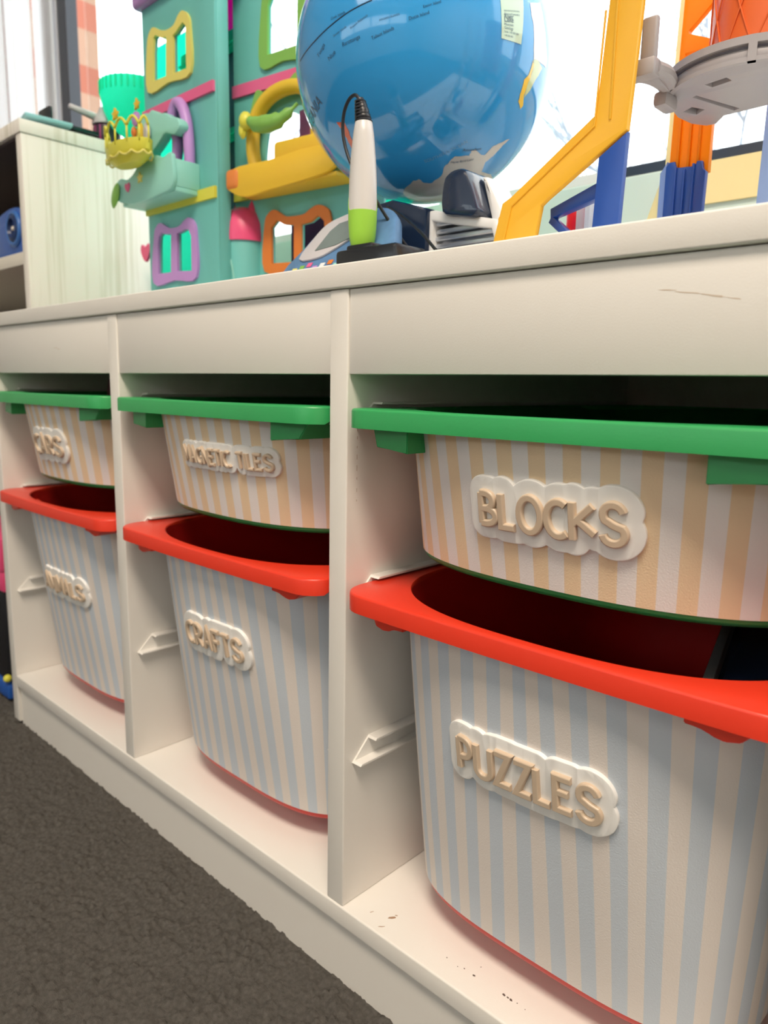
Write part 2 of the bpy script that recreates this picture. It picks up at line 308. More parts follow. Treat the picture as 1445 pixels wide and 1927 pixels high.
# ------------------------------------------------------------------ boxes
NS = 40
def half(hw, yf, L, n, kx=NS):
    o = []
    for i in range(kx+1):
        a = PI/2*i/kx; o.append((hw*math.sin(a)**(2/n), yf+L*(1-math.cos(a)**(2/n) if i < kx else 1)))
    return o
def section(hw, yf, yb, L, n):
    f = half(hw, yf, L, n); b = half(hw, 0, L, n)
    front = [(-x, y) for x, y in f[::-1]]+[(x, y) for x, y in f[1:]]
    back = [(x, yb-y) for x, y in b[::-1]]+[(-x, yb-y) for x, y in b[1:]]
    return front+back          # starts at left side, runs across the front, round the back
class Body:
    def __init__(s, kind):
        s.kind = kind; s.zt = .453 if kind == 'g' else .3265; s.H = .1025 if kind == 'g' else .234
        s.top = (.139, -.0075, .1075, 2.6); s.bot = (.1335, .0105, .085, 2.5) if kind == 'g' else (.123, .0275, .075, 3.3)
    def at(s, t): return tuple(a+(b-a)*t for a, b in zip(s.top, s.bot))
    def surf(s, x, z):
        t = (s.zt-z)/s.H; hw, yf, L, n = s.at(t); q = min(abs(x)/hw, .999)
        return Vector((x, yf+L*(1-(1-q**n)**(1/n)), z))
    def frame(s, x, z):
        e = .0004; p = s.surf(x, z); n = (s.surf(x+e, z)-s.surf(x-e, z)).cross(s.surf(x, z+e)-s.surf(x, z-e)).normalized()
        return p, n
def loops(bm, L, close_last=True, uv=None):
    rings = [[bm.verts.new(p) for p in l] for l in L]; n = len(rings[0])
    for A, B in zip(rings, rings[1:]):
        for i in range(n): bm.faces.new((A[i], A[(i+1) % n], B[(i+1) % n], B[i]))
    return rings
def make_box(kind, cx, cabx):
    B = Body(kind); zt, H = B.zt, B.H
    P = thing('storage_box', '', 'storage box', (cabx, 0, 0))
    yb = .398
    # tub: outer wall, rounded bottom, inner wall
    L = []; N = 8
    for k in range(N+1):
        t = k/N*.955; hw, yf, LL, n = B.at(t); L.append([(x, y, zt-.001-H*t) for x, y in section(hw, yf, yb-.03*t, LL, n)])
    for k in (1, 2, 3, 4):
        a = PI/2*k/4; hw, yf, LL, n = B.at(.955); d = .0045*(1-math.cos(a)); L.append([(x, y, zt-.001-H*.955-H*.045*math.sin(a)) for x, y in section(hw-d, yf+d, yb-.0286-d, LL-d, n)])
    bm = bmesh.new(); rg = loops(bm, L); bm.faces.new(rg[-1])
    Li = []
    for k in range(N+1):
        t = k/N*.97; hw, yf, LL, n = B.at(t); Li.append([(x, y, zt-.001-H*t) for x, y in section(hw-.0022, yf+.0022, yb-.03*t-.0022, LL-.0022, n)])
    ri = loops(bm, Li); bm.faces.new(ri[-1])
    for i in range(len(ri[0])): bm.faces.new((rg[0][i], rg[0][(i+1) % len(ri[0])], ri[0][(i+1) % len(ri[0])], ri[0][i]))
    col = 'green' if kind == 'g' else 'red'
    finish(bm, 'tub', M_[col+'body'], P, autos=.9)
    # rim
    def rr(hw, y0, y1, r, bulge):
        o = []
        for k in range(13): a = PI+PI/2*k/12; o.append((-hw+r+r*math.cos(a), y0+r+r*math.sin(a)))
        for k in range(1, 24): x = (-hw+r)+(2*hw-2*r)*k/24; o.append((x, y0-bulge*(1-(x/(hw-r))**2)))
        for k in range(13): a = -PI/2+PI/2*k/12; o.append((hw-r+r*math.cos(a), y0+r+r*math.sin(a)))
        for k in range(1, 12): o.append((hw, y0+r+(y1-y0-2*r)*k/12))
        for k in range(13): a = PI/2*k/12; o.append((hw-r+r*math.cos(a), y1-r+r*math.sin(a)))
        for k in range(1, 24): o.append(((hw-r)-(2*hw-2*r)*k/24, y1))
        for k in range(13): a = PI/2+PI/2*k/12; o.append((-hw+r+r*math.cos(a), y1-r+r*math.sin(a)))
        for k in range(1, 12): o.append((-hw, y1-r-(y1-y0-2*r)*k/12))
        return o
    cy = .195; A = np.linspace(-PI, PI, 300, endpoint=False)
    def radial(poly):
        th = np.array([math.atan2(y-cy, x) for x, y in poly]); rad = np.array([math.hypot(x, y-cy) for x, y in poly])
        o = np.argsort(th); return np.interp(A, th[o], rad[o], period=2*PI)
    Y0 = -.0125; ro = radial(rr(.1490, Y0, .408, .022, .0022)); hw, yf, LL, n = B.top; rin = radial(section(hw-.0022, yf+.0015, yb-.0022, LL, n))
    P_ = lambda r, dz: [(r[i]*math.cos(A[i]), cy+r[i]*math.sin(A[i]), zt+dz[i] if hasattr(dz, '__len__') else zt+dz) for i in range(len(A))]
    yy = cy+ro*np.sin(A); skirt = np.where(yy < .0035, -.0128, np.where(yy < .0075, -.0128+(yy-.0035)/.004*.0038, -.0090))
    bm = bmesh.new()
    rings = loops(bm, [P_(rin, -.004), P_(rin, -.0008), P_(rin+.0007, 0), P_(ro-.0016, 0), P_(ro-.0005, -.0005), P_(ro, -.0017), P_(ro, skirt), P_(ro-.0018, skirt), P_(ro-.0018, -.002), P_(rin+.002, -.002)])
    n_ = len(A)
    for i in range(n_): bm.faces.new((rings[-1][i], rings[-1][(i+1) % n_], rings[0][(i+1) % n_], rings[0][i]))
    finish(bm, 'rim', M_[col], P, autos=.8)
    # corner brackets
    for s in (-1, 1):
        d = .0145 if kind == 'g' else .0075
        b = bmesh.new(); z0 = zt-.0115
        if kind == 'g': prof = [(.0925, z0), (.0925, z0-d-.0015), (.099, z0-d), (.1225, z0-d+.001), (.1295, z0)]
        else: prof = [(.0925, z0), (.0925, z0-d), (.101, z0-d), (.106, z0-d-.0028), (.112, z0-d-.0036), (.119, z0-d-.002), (.124, z0-d+.003), (.126, z0)]
        prof = [(s*x, z) for x, z in prof]
        fr = [b.verts.new((x, -.0055+.0012*(abs(x) > .1)+max(0, abs(x)-.118)*.5, z)) for x, z in prof]; bk = [b.verts.new((x, .024 if abs(x) < .11 else .030, z)) for x, z in prof]
        m = len(prof)
        for i in range(m): b.faces.new((fr[i], fr[(i+1) % m], bk[(i+1) % m], bk[i]))
        b.faces.new(fr); b.faces.new(bk)
        bmesh.ops.bevel(b, geom=[e for e in b.edges], offset=.0006, segments=2, affect='EDGES')
        finish(b, 'corner_bracket', M_[col], P, autos=.9)
    # striped wrap
    bm = bmesh.new(); uvl = bm.loops.layers.uv.new('arc'); off = .0004; rows = []
    ta, tb = .02, (.952 if kind == 'g' else .972)
    M = 10
    for k in range(M+1):
        t = ta+(tb-ta)*k/M; hw, yf, LL, n = B.at(t); s_ = section(hw+off, yf-off, yb-.03*t, LL, n)[:2*NS+1]
        if k == 0: uvs = None
        rows.append([(x, y, zt-.001-H*t) for x, y in [(s_[0][0], s_[0][1]+.19)]+s_+[(s_[-1][0], s_[-1][1]+.19)]])
    mid = rows[M//2]; d = [0]
    for p, q in zip(mid, mid[1:]): d.append(d[-1]+(Vector(q)-Vector(p)).length)
    c = d[len(d)//2]; V = [[bm.verts.new(p) for p in r] for r in rows]
    for k in range(M):
        for i in range(len(mid)-1):
            f = bm.faces.new((V[k][i], V[k+1][i], V[k+1][i+1], V[k][i+1]))
            for lp, (a, kk) in zip(f.loops, ((i, k), (i, k+1), (i+1, k+1), (i+1, k))): lp[uvl].uv = (d[a]-c, kk/M)
            f.smooth = True
    finish(bm, 'striped_wrap', M_['wrapg' if kind == 'g' else 'wrapr'], P, ('beige and white' if kind == 'g' else 'pale blue and cream')+' vertically striped wrap')
    return P, B
# ------------------------------------------------------------------ stroke lettering
def arc(cx, cy, rx, ry, a0, a1, k=12): return [(cx+rx*math.cos(math.radians(a0+(a1-a0)*i/k)), cy+ry*math.sin(math.radians(a0+(a1-a0)*i/k))) for i in range(k+1)]
GLY = {   # width, strokes (closed flag first)
 'B': (.46, [(0, [(0, 0), (0, 1)]), (0, [(0, 1), (.12, 1)]+arc(.14, .75, .24, .25, 90, -90)+[(0, .5)]), (0, [(.1, .5)]+arc(.16, .25, .30, .25, 90, -90)+[(0, 0)])]),
 'L': (.40, [(0, [(0, 1), (0, 0), (.40, 0)])]),
 'O': (.62, [(1, arc(.31, .5, .31, .5, 90, 435, 30))]),
 'C': (.52, [(0, arc(.33, .5, .33, .5, 55, 308, 22))]),
 'K': (.56, [(0, [(0, 0), (0, 1)]), (0, [(.52, .95), (.03, .44)]), (0, [(.16, .53), (.56, .2)])]),
 'S': (.56, [(0, arc(.28, .745, .235, .255, 15, 215, 14)+[(.30, .47)]+arc(.28, .25, .26, .25, 38, -170, 15))]),
 'P': (.44, [(0, [(0, 0), (0, 1)]), (0, [(0, 1), (.12, 1)]+arc(.16, .70, .27, .30, 90, -90)+[(0, .40)])]),
 'U': (.50, [(0, [(0, 1), (0, .26)]+arc(.25, .25, .25, .25, 190, 350, 14)+[(.5, .26), (.5, 1)])]),
 'Z': (.46, [(0, [(0, 1), (.45, 1), (.02, 0), (.46, 0)])]),
 'E': (.44, [(0, [(.44, 1), (0, 1), (0, 0), (.44, 0)]), (0, [(0, .54), (.36, .54)])]),
 'F': (.42, [(0, [(.42, 1), (0, 1), (0, 0)]), (0, [(0, .52), (.34, .52)])]),
 'R': (.46, [(0, [(0, 0), (0, 1)]), (0, [(0, 1), (.12, 1)]+arc(.16, .73, .26, .27, 90, -90)+[(0, .46)]), (0, [(.16, .46), (.46, 0)])]),
 'A': (.50, [(0, [(0, 0), (.25, 1), (.5, 0)]), (0, [(.09, .32), (.41, .32)])]),
 'T': (.46, [(0, [(0, 1), (.46, 1)]), (0, [(.23, 1), (.23, 0)])]),
 'M': (.62, [(0, [(0, 0), (.06, 1), (.31, .35), (.56, 1), (.62, 0)])]),
 'G': (.52, [(0, arc(.33, .5, .33, .5, 55, 352, 24)+[(.655, .44), (.40, .44)])]),
 'N': (.50, [(0, [(0, 0), (0, 1), (.5, 0), (.5, 1)])]),
 'I': (.04, [(0, [(.02, 0), (.02, 1)])]),
}
def ribbon(pts, w, h, c, closed, mp):
    P = [Vector((a, b)) for a, b in pts]; b = bmesh.new()
    if not closed:   # subdivide long straights so that they follow the curve of the box
        Q = [P[0]]
        for p, q in zip(P, P[1:]):
            k = max(1, int((q-p).length/.004)); Q += [p.lerp(q, i/k) for i in range(1, k+1)]
        P = Q
    n = len(P); rings = []
    prof = [(-.5*w, -.001), (-.5*w, h-c), (-.5*w+c*.35, h-c*.35), (-.5*w+c, h), (.5*w-c, h), (.5*w-c*.35, h-c*.35), (.5*w, h-c), (.5*w, -.001)]
    for i in range(n):
        a = P[i]-P[i-1] if (i > 0 or closed) else P[1]-P[0]; d = P[(i+1) % n]-P[i] if (i < n-1 or closed) else P[i]-P[i-1]
        a = a.normalized(); d = d.normalized(); t = (a+d); t = t.normalized() if t.length > 1e-6 else a
        nm = Vector((-t.y, t.x)); m = min(1/max(nm.dot(Vector((-a.y, a.x))), .35), 2.2)
        rings.append([b.verts.new(mp(P[i].x+nm.x*u*m, P[i].y+nm.y*u*m, z)) for u, z in prof])
    K = len(prof)
    for i in range(n if closed else n-1):
        A_, B_ = rings[i], rings[(i+1) % n]
        for k in range(K-1): b.faces.new((A_[k], A_[k+1], B_[k+1], B_[k]))
    if not closed: b.faces.new(rings[0]); b.faces.new(rings[-1])
    return b
def contour(segs, r, step):
    """outline of the set of points closer than r to the strokes (marching squares)"""
    pts = np.array([p for s in segs for p in s]); x0, y0 = pts.min(0)-r-3*step; x1, y1 = pts.max(0)+r+3*step
    X, Y = np.meshgrid(np.arange(x0, x1, step), np.arange(y0, y1, step)); D = np.full(X.shape, 1e9)
    for s in segs:
        for (ax, ay), (bx, by) in zip(s, s[1:]):
            dx, dy = bx-ax, by-ay; l2 = dx*dx+dy*dy+1e-12; t = np.clip(((X-ax)*dx+(Y-ay)*dy)/l2, 0, 1)
            D = np.minimum(D, np.hypot(X-ax-t*dx, Y-ay-t*dy))
    F = D-r; ny, nx = F.shape; seg = {}
    def ip(i, j, k, l):
        a, b = F[j, i], F[l, k]; t = a/(a-b); return (X[j, i]+t*(X[l, k]-X[j, i]), Y[j, i]+t*(Y[l, k]-Y[j, i]))
    tb = {1: [(3, 0)], 2: [(0, 1)], 3: [(3, 1)], 4: [(1, 2)], 5: [(3, 0), (1, 2)], 6: [(0, 2)], 7: [(3, 2)], 8: [(2, 3)], 9: [(2, 0)], 10: [(0, 1), (2, 3)], 11: [(2, 1)], 12: [(1, 3)], 13: [(1, 0)], 14: [(0, 3)]}
    pos = {}
    for j in range(ny-1):
        for i in range(nx-1):
            c = (F[j, i] < 0)*1+(F[j, i+1] < 0)*2+(F[j+1, i+1] < 0)*4+(F[j+1, i] < 0)*8
            if c in (0, 15): continue
            E = {0: ('h', i, j), 1: ('v', i+1, j), 2: ('h', i, j+1), 3: ('v', i, j)}
            for a, b in tb[c]:
                for e in (a, b):
                    k = E[e]
                    if k not in pos: pos[k] = ip(k[1], k[2], k[1]+1, k[2]) if k[0] == 'h' else ip(k[1], k[2], k[1], k[2]+1)
                seg[E[a]] = E[b]
    best = []
    while seg:
        k0 = next(iter(seg)); lp = []; k = k0
        while k in seg: lp.append(pos[k]); k = seg.pop(k)
        if len(lp) > len(best): best = lp
    return best
def sign(P, B, word, xa, xb, zb, height, tilt, fat=.0044, margin=.0078, spec=None):
    """word plate stuck on the front of a box. spec: per-letter (height factor, drop)"""
    spec = spec or [(1, 0)]*len(word); gap = .17; ws = []
    for ch in word: ws.append(.50 if ch == ' ' else GLY[ch][0]+gap)
    tot = sum(ws)-gap; hs = height-fat; kx = (xb-xa-fat)/tot; x = xa+fat/2; segs = []; letters = []
    ca, sa = math.cos(tilt), math.sin(tilt); xm = (xa+xb)/2
    for ch, w, (hf, dr) in zip(word, ws, spec):
        if ch != ' ':
            st = []
            for cl, pts in GLY[ch][1]:
                q = []
                for a, b in pts:
                    u = x+a*kx-xm; v = dr*height+b*hs*hf+fat/2; q.append((xm+u*ca-v*sa, zb+u*sa+v*ca))
                st.append((cl, q)); segs.append(q+[q[0]] if cl else q)
            letters.append((ch, st))
        x += w*kx
    th = .0028
    mp = lambda u, v, w: (lambda f: f[0]+f[1]*(w+.0006))(B.frame(u, v))
    out = contour(segs, margin+fat/2, .0006)[::2]
    b = bmesh.new(); n = len(out); C_ = [Vector(p) for p in out]
    nm = []
    for i in range(n): t = (C_[(i+2) % n]-C_[i-2]).normalized(); nm.append(Vector((t.y, -t.x)))
    ar = sum(C_[i].x*C_[(i+1) % n].y-C_[(i+1) % n].x*C_[i].y for i in range(n)); sg = -1 if ar > 0 else 1
    R3 = [[b.verts.new((C_[i].x+sg*nm[i].x*o, C_[i].y+sg*nm[i].y*o, z)) for i in range(n)] for o, z in ((0, -.0004), (0, th-.0007), (.0003, th-.0002), (.0009, th))]
    for A_, B_ in zip(R3, R3[1:]):
        for i in range(n): b.faces.new((A_[i], A_[(i+1) % n], B_[(i+1) % n], B_[i]))
    ed = [b.edges.get((R3[-1][i], R3[-1][(i+1) % n])) for i in range(n)]
    bmesh.ops.triangle_fill(b, edges=ed, use_beauty=True)
    k = xa-.02
    while k < xb+.02:
        bmesh.ops.bisect_plane(b, geom=b.verts[:]+b.edges[:]+b.faces[:], plane_co=(k, 0, 0), plane_no=(1, 0, 0)); k += .005
    for v in b.verts: v.co = mp(v.co.x, v.co.y, v.co.z)
    S = finish(b, 'sign_plate', M_['signwhite'], P, 'white scalloped name plate reading '+word, autos=.7)
    for ch, st in letters:
        b = bmesh.new()
        for q, (cl, pts) in enumerate(st): merge(b, ribbon(pts[:-1] if cl and pts[0] == pts[-1] else pts, fat, .0027+.00004*q, .0008, cl, lambda u, v, w: mp(u, v, th+w)))
        finish(b, 'letter', M_['signbeige'], S, 'raised beige letter '+ch, autos=.45)
BX = {}
bays = {'first': .171, 'second': .495, 'third': .819}
for kind in 'gr':
    for nm, cx in bays.items():
        P, B = make_box(kind, 0, cx); BX[kind, nm] = P
        if kind == 'g':
            if nm == 'third': sign(P, B, 'BLOCKS', .7815-cx, .8735-cx, .3872, .0238, .012, spec=[(.94, .05), (1, .02), (1.02, 0), (1, 0), (1.06, -.02), (1.08, .0)])
            if nm == 'second': sign(P, B, 'MAGNETIC TILES', .4640-cx, .5750-cx, .3995, .0150, .0, fat=.0026, margin=.0048)
            if nm == 'first': sign(P, B, 'CARS', .1300-cx, .2060-cx, .382, .0245, .0)
        else:
            if nm == 'third': sign(P, B, 'PUZZLES', .7690-cx, .8700-cx, .2255, .0255, .02, spec=[(1, 0), (1, .0), (1, .02), (1, .0), (1, .0), (1, .02), (1.05, .0)])
            if nm == 'second': sign(P, B, 'CRAFTS', .4500-cx, .538-cx, .2292, .0235, .01, fat=.0036)
            if nm == 'first': sign(P, B, 'ANIMALS', .1270-cx, .2270-cx, .2155, .0212, .0, fat=.0036)
lab = {('g', 'third'): 'green rimmed shallow box with beige stripes and BLOCKS name plate', ('g', 'second'): 'green rimmed shallow box with beige stripes and MAGNETIC TILES name plate',
       ('g', 'first'): 'green rimmed shallow box with beige stripes and CARS name plate', ('r', 'third'): 'red rimmed deep box with blue stripes and PUZZLES name plate',
       ('r', 'second'): 'red rimmed deep box with blue stripes and CRAFTS name plate', ('r', 'first'): 'red rimmed deep box with blue stripes and ANIMALS name plate'}
for k, v in lab.items(): BX[k]['label'] = v; BX[k]['group'] = 'green rimmed shallow boxes' if k[0] == 'g' else 'red rimmed deep boxes'
# things inside the boxes
M_['blackp'] = mat('black_plastic', (.012, .014, .018), .25); M_['plum'] = mat('plum_plastic', (.16, .015, .055), .4); M_['navy'] = mat('navy_plastic', (.012, .022, .055), .25, coat=.4)
t = thing('black_case', 'black glossy case with a raised edge standing in the PUZZLES box', 'case', (.921, .125, .100))
Mx = Matrix.Rotation(.2, 4, 'Z') @ Matrix.Rotation(.16, 4, 'X') @ Matrix.Rotation(-.03, 4, 'Y')
bm = bmesh.new(); box(bm, -.024, .012, -.045, .06, .008, .214, .004, 2, Mx); finish(bm, 'case_body', M_['navy'], t, autos=.6)
bm = bmesh.new(); box(bm, -.029, -.023, -.048, .063, .008, .221, .0015, 2, Mx); finish(bm, 'case_edge', mat('grey_black_edge', (.10, .10, .10), .4), t, autos=.6)
t = thing('plum_block', 'dark plum plastic block poking above the CARS box rim', 'block', (.145, .10, .36))
bm = bmesh.new(); box(bm, -.022, .022, -.015, .015, 0, .110, .003, 2, Matrix.Rotation(.22, 4, 'Y')); finish(bm, 'block_body', M_['plum'], t, autos=.6)
bm = bmesh.new(); box(bm, .023, .031, -.015, .015, 0, .112, .002, 2, Matrix.Rotation(.22, 4, 'Y')); finish(bm, 'block_edge', M_['blackp'], t, autos=.6)
t = thing('red_basket', 'red inner basket with a cross bar inside the ANIMALS box', 'basket', (.215, .12, .10))
bm = bmesh.new(); tube(bm, [(-.05, -.07, .205), (.04, -.07, .205), (.055, -.03, .207), (.055, .12, .207), (-.05, .13, .205)], .004, 8); finish(bm, 'basket_rim', M_['red'], t, smooth=True)
bm = bmesh.new(); tube(bm, [(-.03, .13, .205), (0, .02, .208), (.055, -.04, .206)], .0035, 8); finish(bm, 'cross_bar', M_['red'], t, smooth=True)
bm = bmesh.new(); box(bm, -.052, .05, -.065, .128, 0, .19, .006, 2); finish(bm, 'basket_body', M_['blackp'], t, autos=.6)
SPH = {
 'antarctica': [(0.062, -0.261, -0.963), (0.187, -0.303, -0.935), (0.23, -0.291, -0.929), (0.234, -0.232, -0.944), (0.276, -0.188, -0.943), (0.368, -0.194, -0.909), (0.43, -0.241, -0.87), (0.488, -0.246, -0.837), (0.532, -0.241, -0.811), (0.588, -0.143, -0.796), (0.612, -0.157, -0.775), (0.634, -0.135, -0.761), (0.628, -0.047, -0.777), (0.642, -0.014, -0.766), (0.691, -0.004, -0.723), (0.718, 0.037, -0.695), (0.75, 0.132, -0.648), (0.715, 0.096, -0.692), (0.647, 0.075, -0.759), (0.597, 0.046, -0.801), (0.525, 0.1, -0.845), (0.499, 0.264, -0.826), (0.436, 0.367, -0.822), (0.314, 0.486, -0.816), (0.323, 0.368, -0.872), (0.212, 0.277, -0.937), (0.094, 0.15, -0.984), (-0.001, 0.035, -0.999), (-0.041, -0.071, -0.997), (-0.013, -0.186, -0.982)],
 'patagonia_y': [(0.98, 0.041, -0.193), (0.975, 0.039, -0.219), (0.955, 0.025, -0.295), (0.945, -0.007, -0.327), (0.918, 0.0, -0.397), (0.891, 0.011, -0.453), (0.871, 0.07, -0.486), (0.885, 0.084, -0.458), (0.911, 0.047, -0.41), (0.937, 0.048, -0.346), (0.954, 0.059, -0.295), (0.972, 0.066, -0.228)],
 'patagonia_g': [(0.981, 0.048, -0.191), (0.972, 0.066, -0.228), (0.954, 0.059, -0.295), (0.937, 0.048, -0.346), (0.904, 0.058, -0.423), (0.926, 0.102, -0.363), (0.943, 0.124, -0.308), (0.957, 0.174, -0.23), (0.961, 0.192, -0.201), (0.978, 0.107, -0.179)],
 'samerica': [(0.989, -0.046, 0.137), (0.998, -0.032, 0.057), (1.0, -0.005, 0.008), (0.991, 0.026, -0.135), (0.981, 0.048, -0.191), (0.978, 0.107, -0.179), (0.949, 0.262, -0.174), (0.961, 0.251, -0.116), (0.979, 0.2, -0.049), (0.987, 0.154, 0.055), (0.981, 0.11, 0.161), (0.976, 0.101, 0.193)],
 'nz': [(-0.138, -0.804, -0.579), (-0.051, -0.805, -0.591), (-0.05, -0.768, -0.638), (-0.06, -0.723, -0.688), (-0.059, -0.662, -0.748), (-0.113, -0.657, -0.746), (-0.108, -0.712, -0.694), (-0.109, -0.761, -0.64)],
 'aus': [(-0.657, -0.514, -0.552), (-0.642, -0.472, -0.604), (-0.618, -0.418, -0.666), (-0.59, -0.363, -0.721), (-0.567, -0.328, -0.756), (-0.594, -0.381, -0.709), (-0.622, -0.438, -0.649), (-0.643, -0.486, -0.592)],
 'legend': [(0.942, -0.329, 0.068), (0.942, -0.299, -0.155), (0.982, -0.121, -0.148), (0.984, -0.123, 0.128)],
 'meridian': [(0.344, -0.938, 0.037), (0.188, -0.982, 0.005), (-0.004, -0.999, -0.043), (-0.194, -0.977, -0.084), (-0.443, -0.889, -0.114)],
 'oceania': [(-0.625, -0.597, -0.502), (-0.221, -0.865, -0.45)],
 'southern': [(0.361, -0.375, -0.854), (0.637, -0.231, -0.735)],
 't1': [(0.013, -1.0, -0.008), (0.144, -0.99, -0.001)],
 't2': [(0.033, -0.992, -0.118), (0.151, -0.985, -0.089)],
 't3': [(0.185, -0.977, -0.107), (0.316, -0.947, -0.054)],
 't4': [(0.393, -0.914, -0.097), (0.517, -0.853, -0.075)],
 't5': [(0.569, -0.815, -0.109), (0.673, -0.736, -0.075)],
 't6': [(0.334, -0.922, -0.196), (0.481, -0.863, -0.154)],
 't7': [(0.106, -0.975, -0.193), (0.252, -0.952, -0.173)],
 't8': [(0.645, -0.763, -0.041), (0.728, -0.685, -0.008)],
 't9': [(0.482, -0.226, -0.847), (0.579, -0.084, -0.811)],
 't10': [(-0.146, -0.969, -0.198), (-0.059, -0.988, -0.142)],
 't11': [(0.582, -0.219, -0.783), (0.65, -0.086, -0.755)],
 't12': [(-0.035, -0.969, -0.245), (0.037, -0.976, -0.215)],
}
# ------------------------------------------------------------------ toy house
TZ = ZA
M_['teal'] = mat('teal_plastic', (.15, .50, .47), .45, bump=(300, .05)); M_['mint'] = mat('clear_mint_plastic', (.10, .70, .56), .35, trans=(.78, (.06, .95, .74)))
M_['mintsolid'] = mat('soft_mint_plastic', (.30, .66, .58), .4); M_['pinkb'] = mat('pink_plastic', (.78, .13, .30), .4); M_['yel'] = mat('lime_yellow_plastic', (.70, .66, .07), .4)
M_['yelw'] = mat('yellow_plastic_frame', (.78, .70, .18), .4); M_['lil'] = mat('lilac_plastic', (.50, .27, .64), .4); M_['orang'] = mat('orange_plastic_frame', (.72, .20, .03), .4)
M_['grn'] = mat('leaf_green_plastic', (.22, .47, .09), .4); M_['mag'] = mat('magenta_plastic', (.65, .01, .42), .4, trans=(.45, (.8, .01, .5))); M_['nightb'] = mat('night_blue_card', (.012, .075, .13), .6)
M_['balyel'] = mat('amber_plastic', (.95, .66, .06), .4, trans=(.3, (1, .75, .08))); M_['balora'] = mat('coral_orange_plastic', (.88, .30, .07), .4, trans=(.25, (.95, .4, .1))); M_['purpdark'] = mat('dark_purple_card', (.07, .012, .07), .6)
M_['pinkhot'] = mat('hot_pink_plastic', (.80, .08, .22), .35); M_['grey'] = mat('pale_grey_plastic', (.55, .53, .56), .4)
HO = (.15, .26, TZ)
H = thing('toy_house', 'tall teal toy house with coloured window frames, on the cabinet left of the globe', 'toy house', HO)
def hp(bm, name, m, parent=H, label=None, au=.7): return finish(bm, name, m, parent, label, autos=au, rel=HO)
def FL_(y): return XZ((0, y, TZ))
def rect(a, b, c, d): return [(a, c), (b, c), (b, d), (a, d)]
uw_o = smooth2([(.0726, .3000), (.0745, .355), (.0830, .371), (.0930, .373), (.1060, .3665), (.1220, .3615), (.1400, .3620), (.1510, .3700), (.1610, .3725), (.1720, .3650), (.1768, .350), (.1758, .2985), (.125, .2995)], 4)
uw_l = [(.0868, .3096), (.0885, .345)]+[(.0917, .3610), (.0971, .3630), (.1060, .3580), (.1136, .3545), (.1225, .3537), (.1199, .3078)]
uw_r = [(.1365, .3068), (.1377, .3511), (.1450, .3525), (.1530, .3560), (.1616, .3595), (.1680, .3530), (.1673, .3052)]
lw_o = smooth2([(.0712, .0545), (.0760, .1150), (.0850, .1290), (.0950, .1310), (.1060, .1260), (.1190, .1215), (.1400, .1212), (.1520, .1265), (.1640, .1290), (.1745, .1225), (.1795, .1075), (.1776, .0535), (.125, .054)], 4)
lw_l = [(.0847, .0659), (.0868, .105), (.0890, .1150), (.0964, .1188), (.1060, .1150), (.1204, .1147), (.1176, .0651)]
lw_r = [(.1335, .0651), (.1348, .1130), (.1450, .1138), (.1550, .1160), (.1630, .1145), (.1685, .1056), (.1680, .0626)]
mid_ = smooth2([(.089, .175), (.087, .21), (.098, .235), (.12, .243), (.145, .235), (.155, .21), (.150, .175)], 4)
b = plate(rect(.0575, .2245, .0005, .405), [uw_l, uw_r, lw_l, lw_r, mid_], .004, FL_(.204), .001); box(b, .2165, .2245, .203, .220, TZ+.0005, TZ+.405, .001); hp(b, 'left_facade', M_['teal'])
f = hp(plate(uw_o, [uw_l, uw_r], .0035, FL_(.2)), 'window_frame', M_['yelw'], label='lime yellow arched double window frame')
f = hp(plate(lw_o, [lw_l, lw_r], .0035, FL_(.2)), 'window_frame', M_['lil'], label='lilac arched double window frame')
hp(plate(rect(.057, .2235, .2665, .2785), (), .0035, FL_(.2)), 'trim_band', M_['pinkb'], label='pink trim band')
hp(plate(rect(.057, .2235, .1450, .1585), (), .0035, FL_(.2)), 'trim_band', M_['yel'], label='yellow trim band')
bm = bmesh.new(); box(bm, .048, .232, .19, .262, TZ+.404, TZ+.46, .006, 3); hp(bm, 'roof_block', M_['lil'], label='lilac roof block')
# right facade, turned a little
RU = (.25, .035, 0); RO = (.2, .243, TZ); FR = XZ(RO, RU)
def FRw(w): return FR @ Matrix.Translation((0, 0, w))
ow_o = smooth2([(.0555, .0600), (.0558, .1150), (.0625, .1290), (.0735, .1325), (.0850, .1265), (.0950, .1222), (.1200, .1218), (.1310, .1265), (.1430, .1300), (.1560, .1260), (.1640, .1130), (.1668, .0596), (.110, .060)], 4)
ow_l = [(.0681, .0690), (.0677, .1123), (.0772, .1200), (.0892, .1135), (.1056, .1112), (.1054, .0680)]
ow_r = [(.1172, .0680), (.1173, .1106), (.1322, .1120), (.1445, .1180), (.1537, .1107), (.1560, .0680)]
gw_o = smooth2([(.0510, .300), (.0530, .36), (.0600, .385), (.075, .395), (.105, .395), (.12, .38), (.125, .35), (.123, .300), (.088, .299)], 4)
gw_h = [(.0635, .3110), (.0642, .365), (.072, .378), (.105, .378), (.112, .36), (.111, .3110)]
md_r = smooth2([(.062, .178), (.060, .22), (.075, .245), (.105, .248), (.125, .235), (.128, .178)], 4)
b = plate(rect(.001, .238, .0005, .42), [ow_l, ow_r, gw_h, md_r], .004, FRw(-.004), .001); hp(b, 'right_facade', M_['teal'])
hp(plate(ow_o, [ow_l, ow_r], .0035, FR), 'window_frame', M_['orang'], label='orange arched double window frame')
hp(plate(gw_o, [gw_h], .0035, FR), 'window_frame', M_['grn'], label='green arched window frame')
hp(plate(rect(.002, .2370, .2735, .2875), (), .0035, FR), 'trim_band', M_['pinkb'], label='pink trim band')
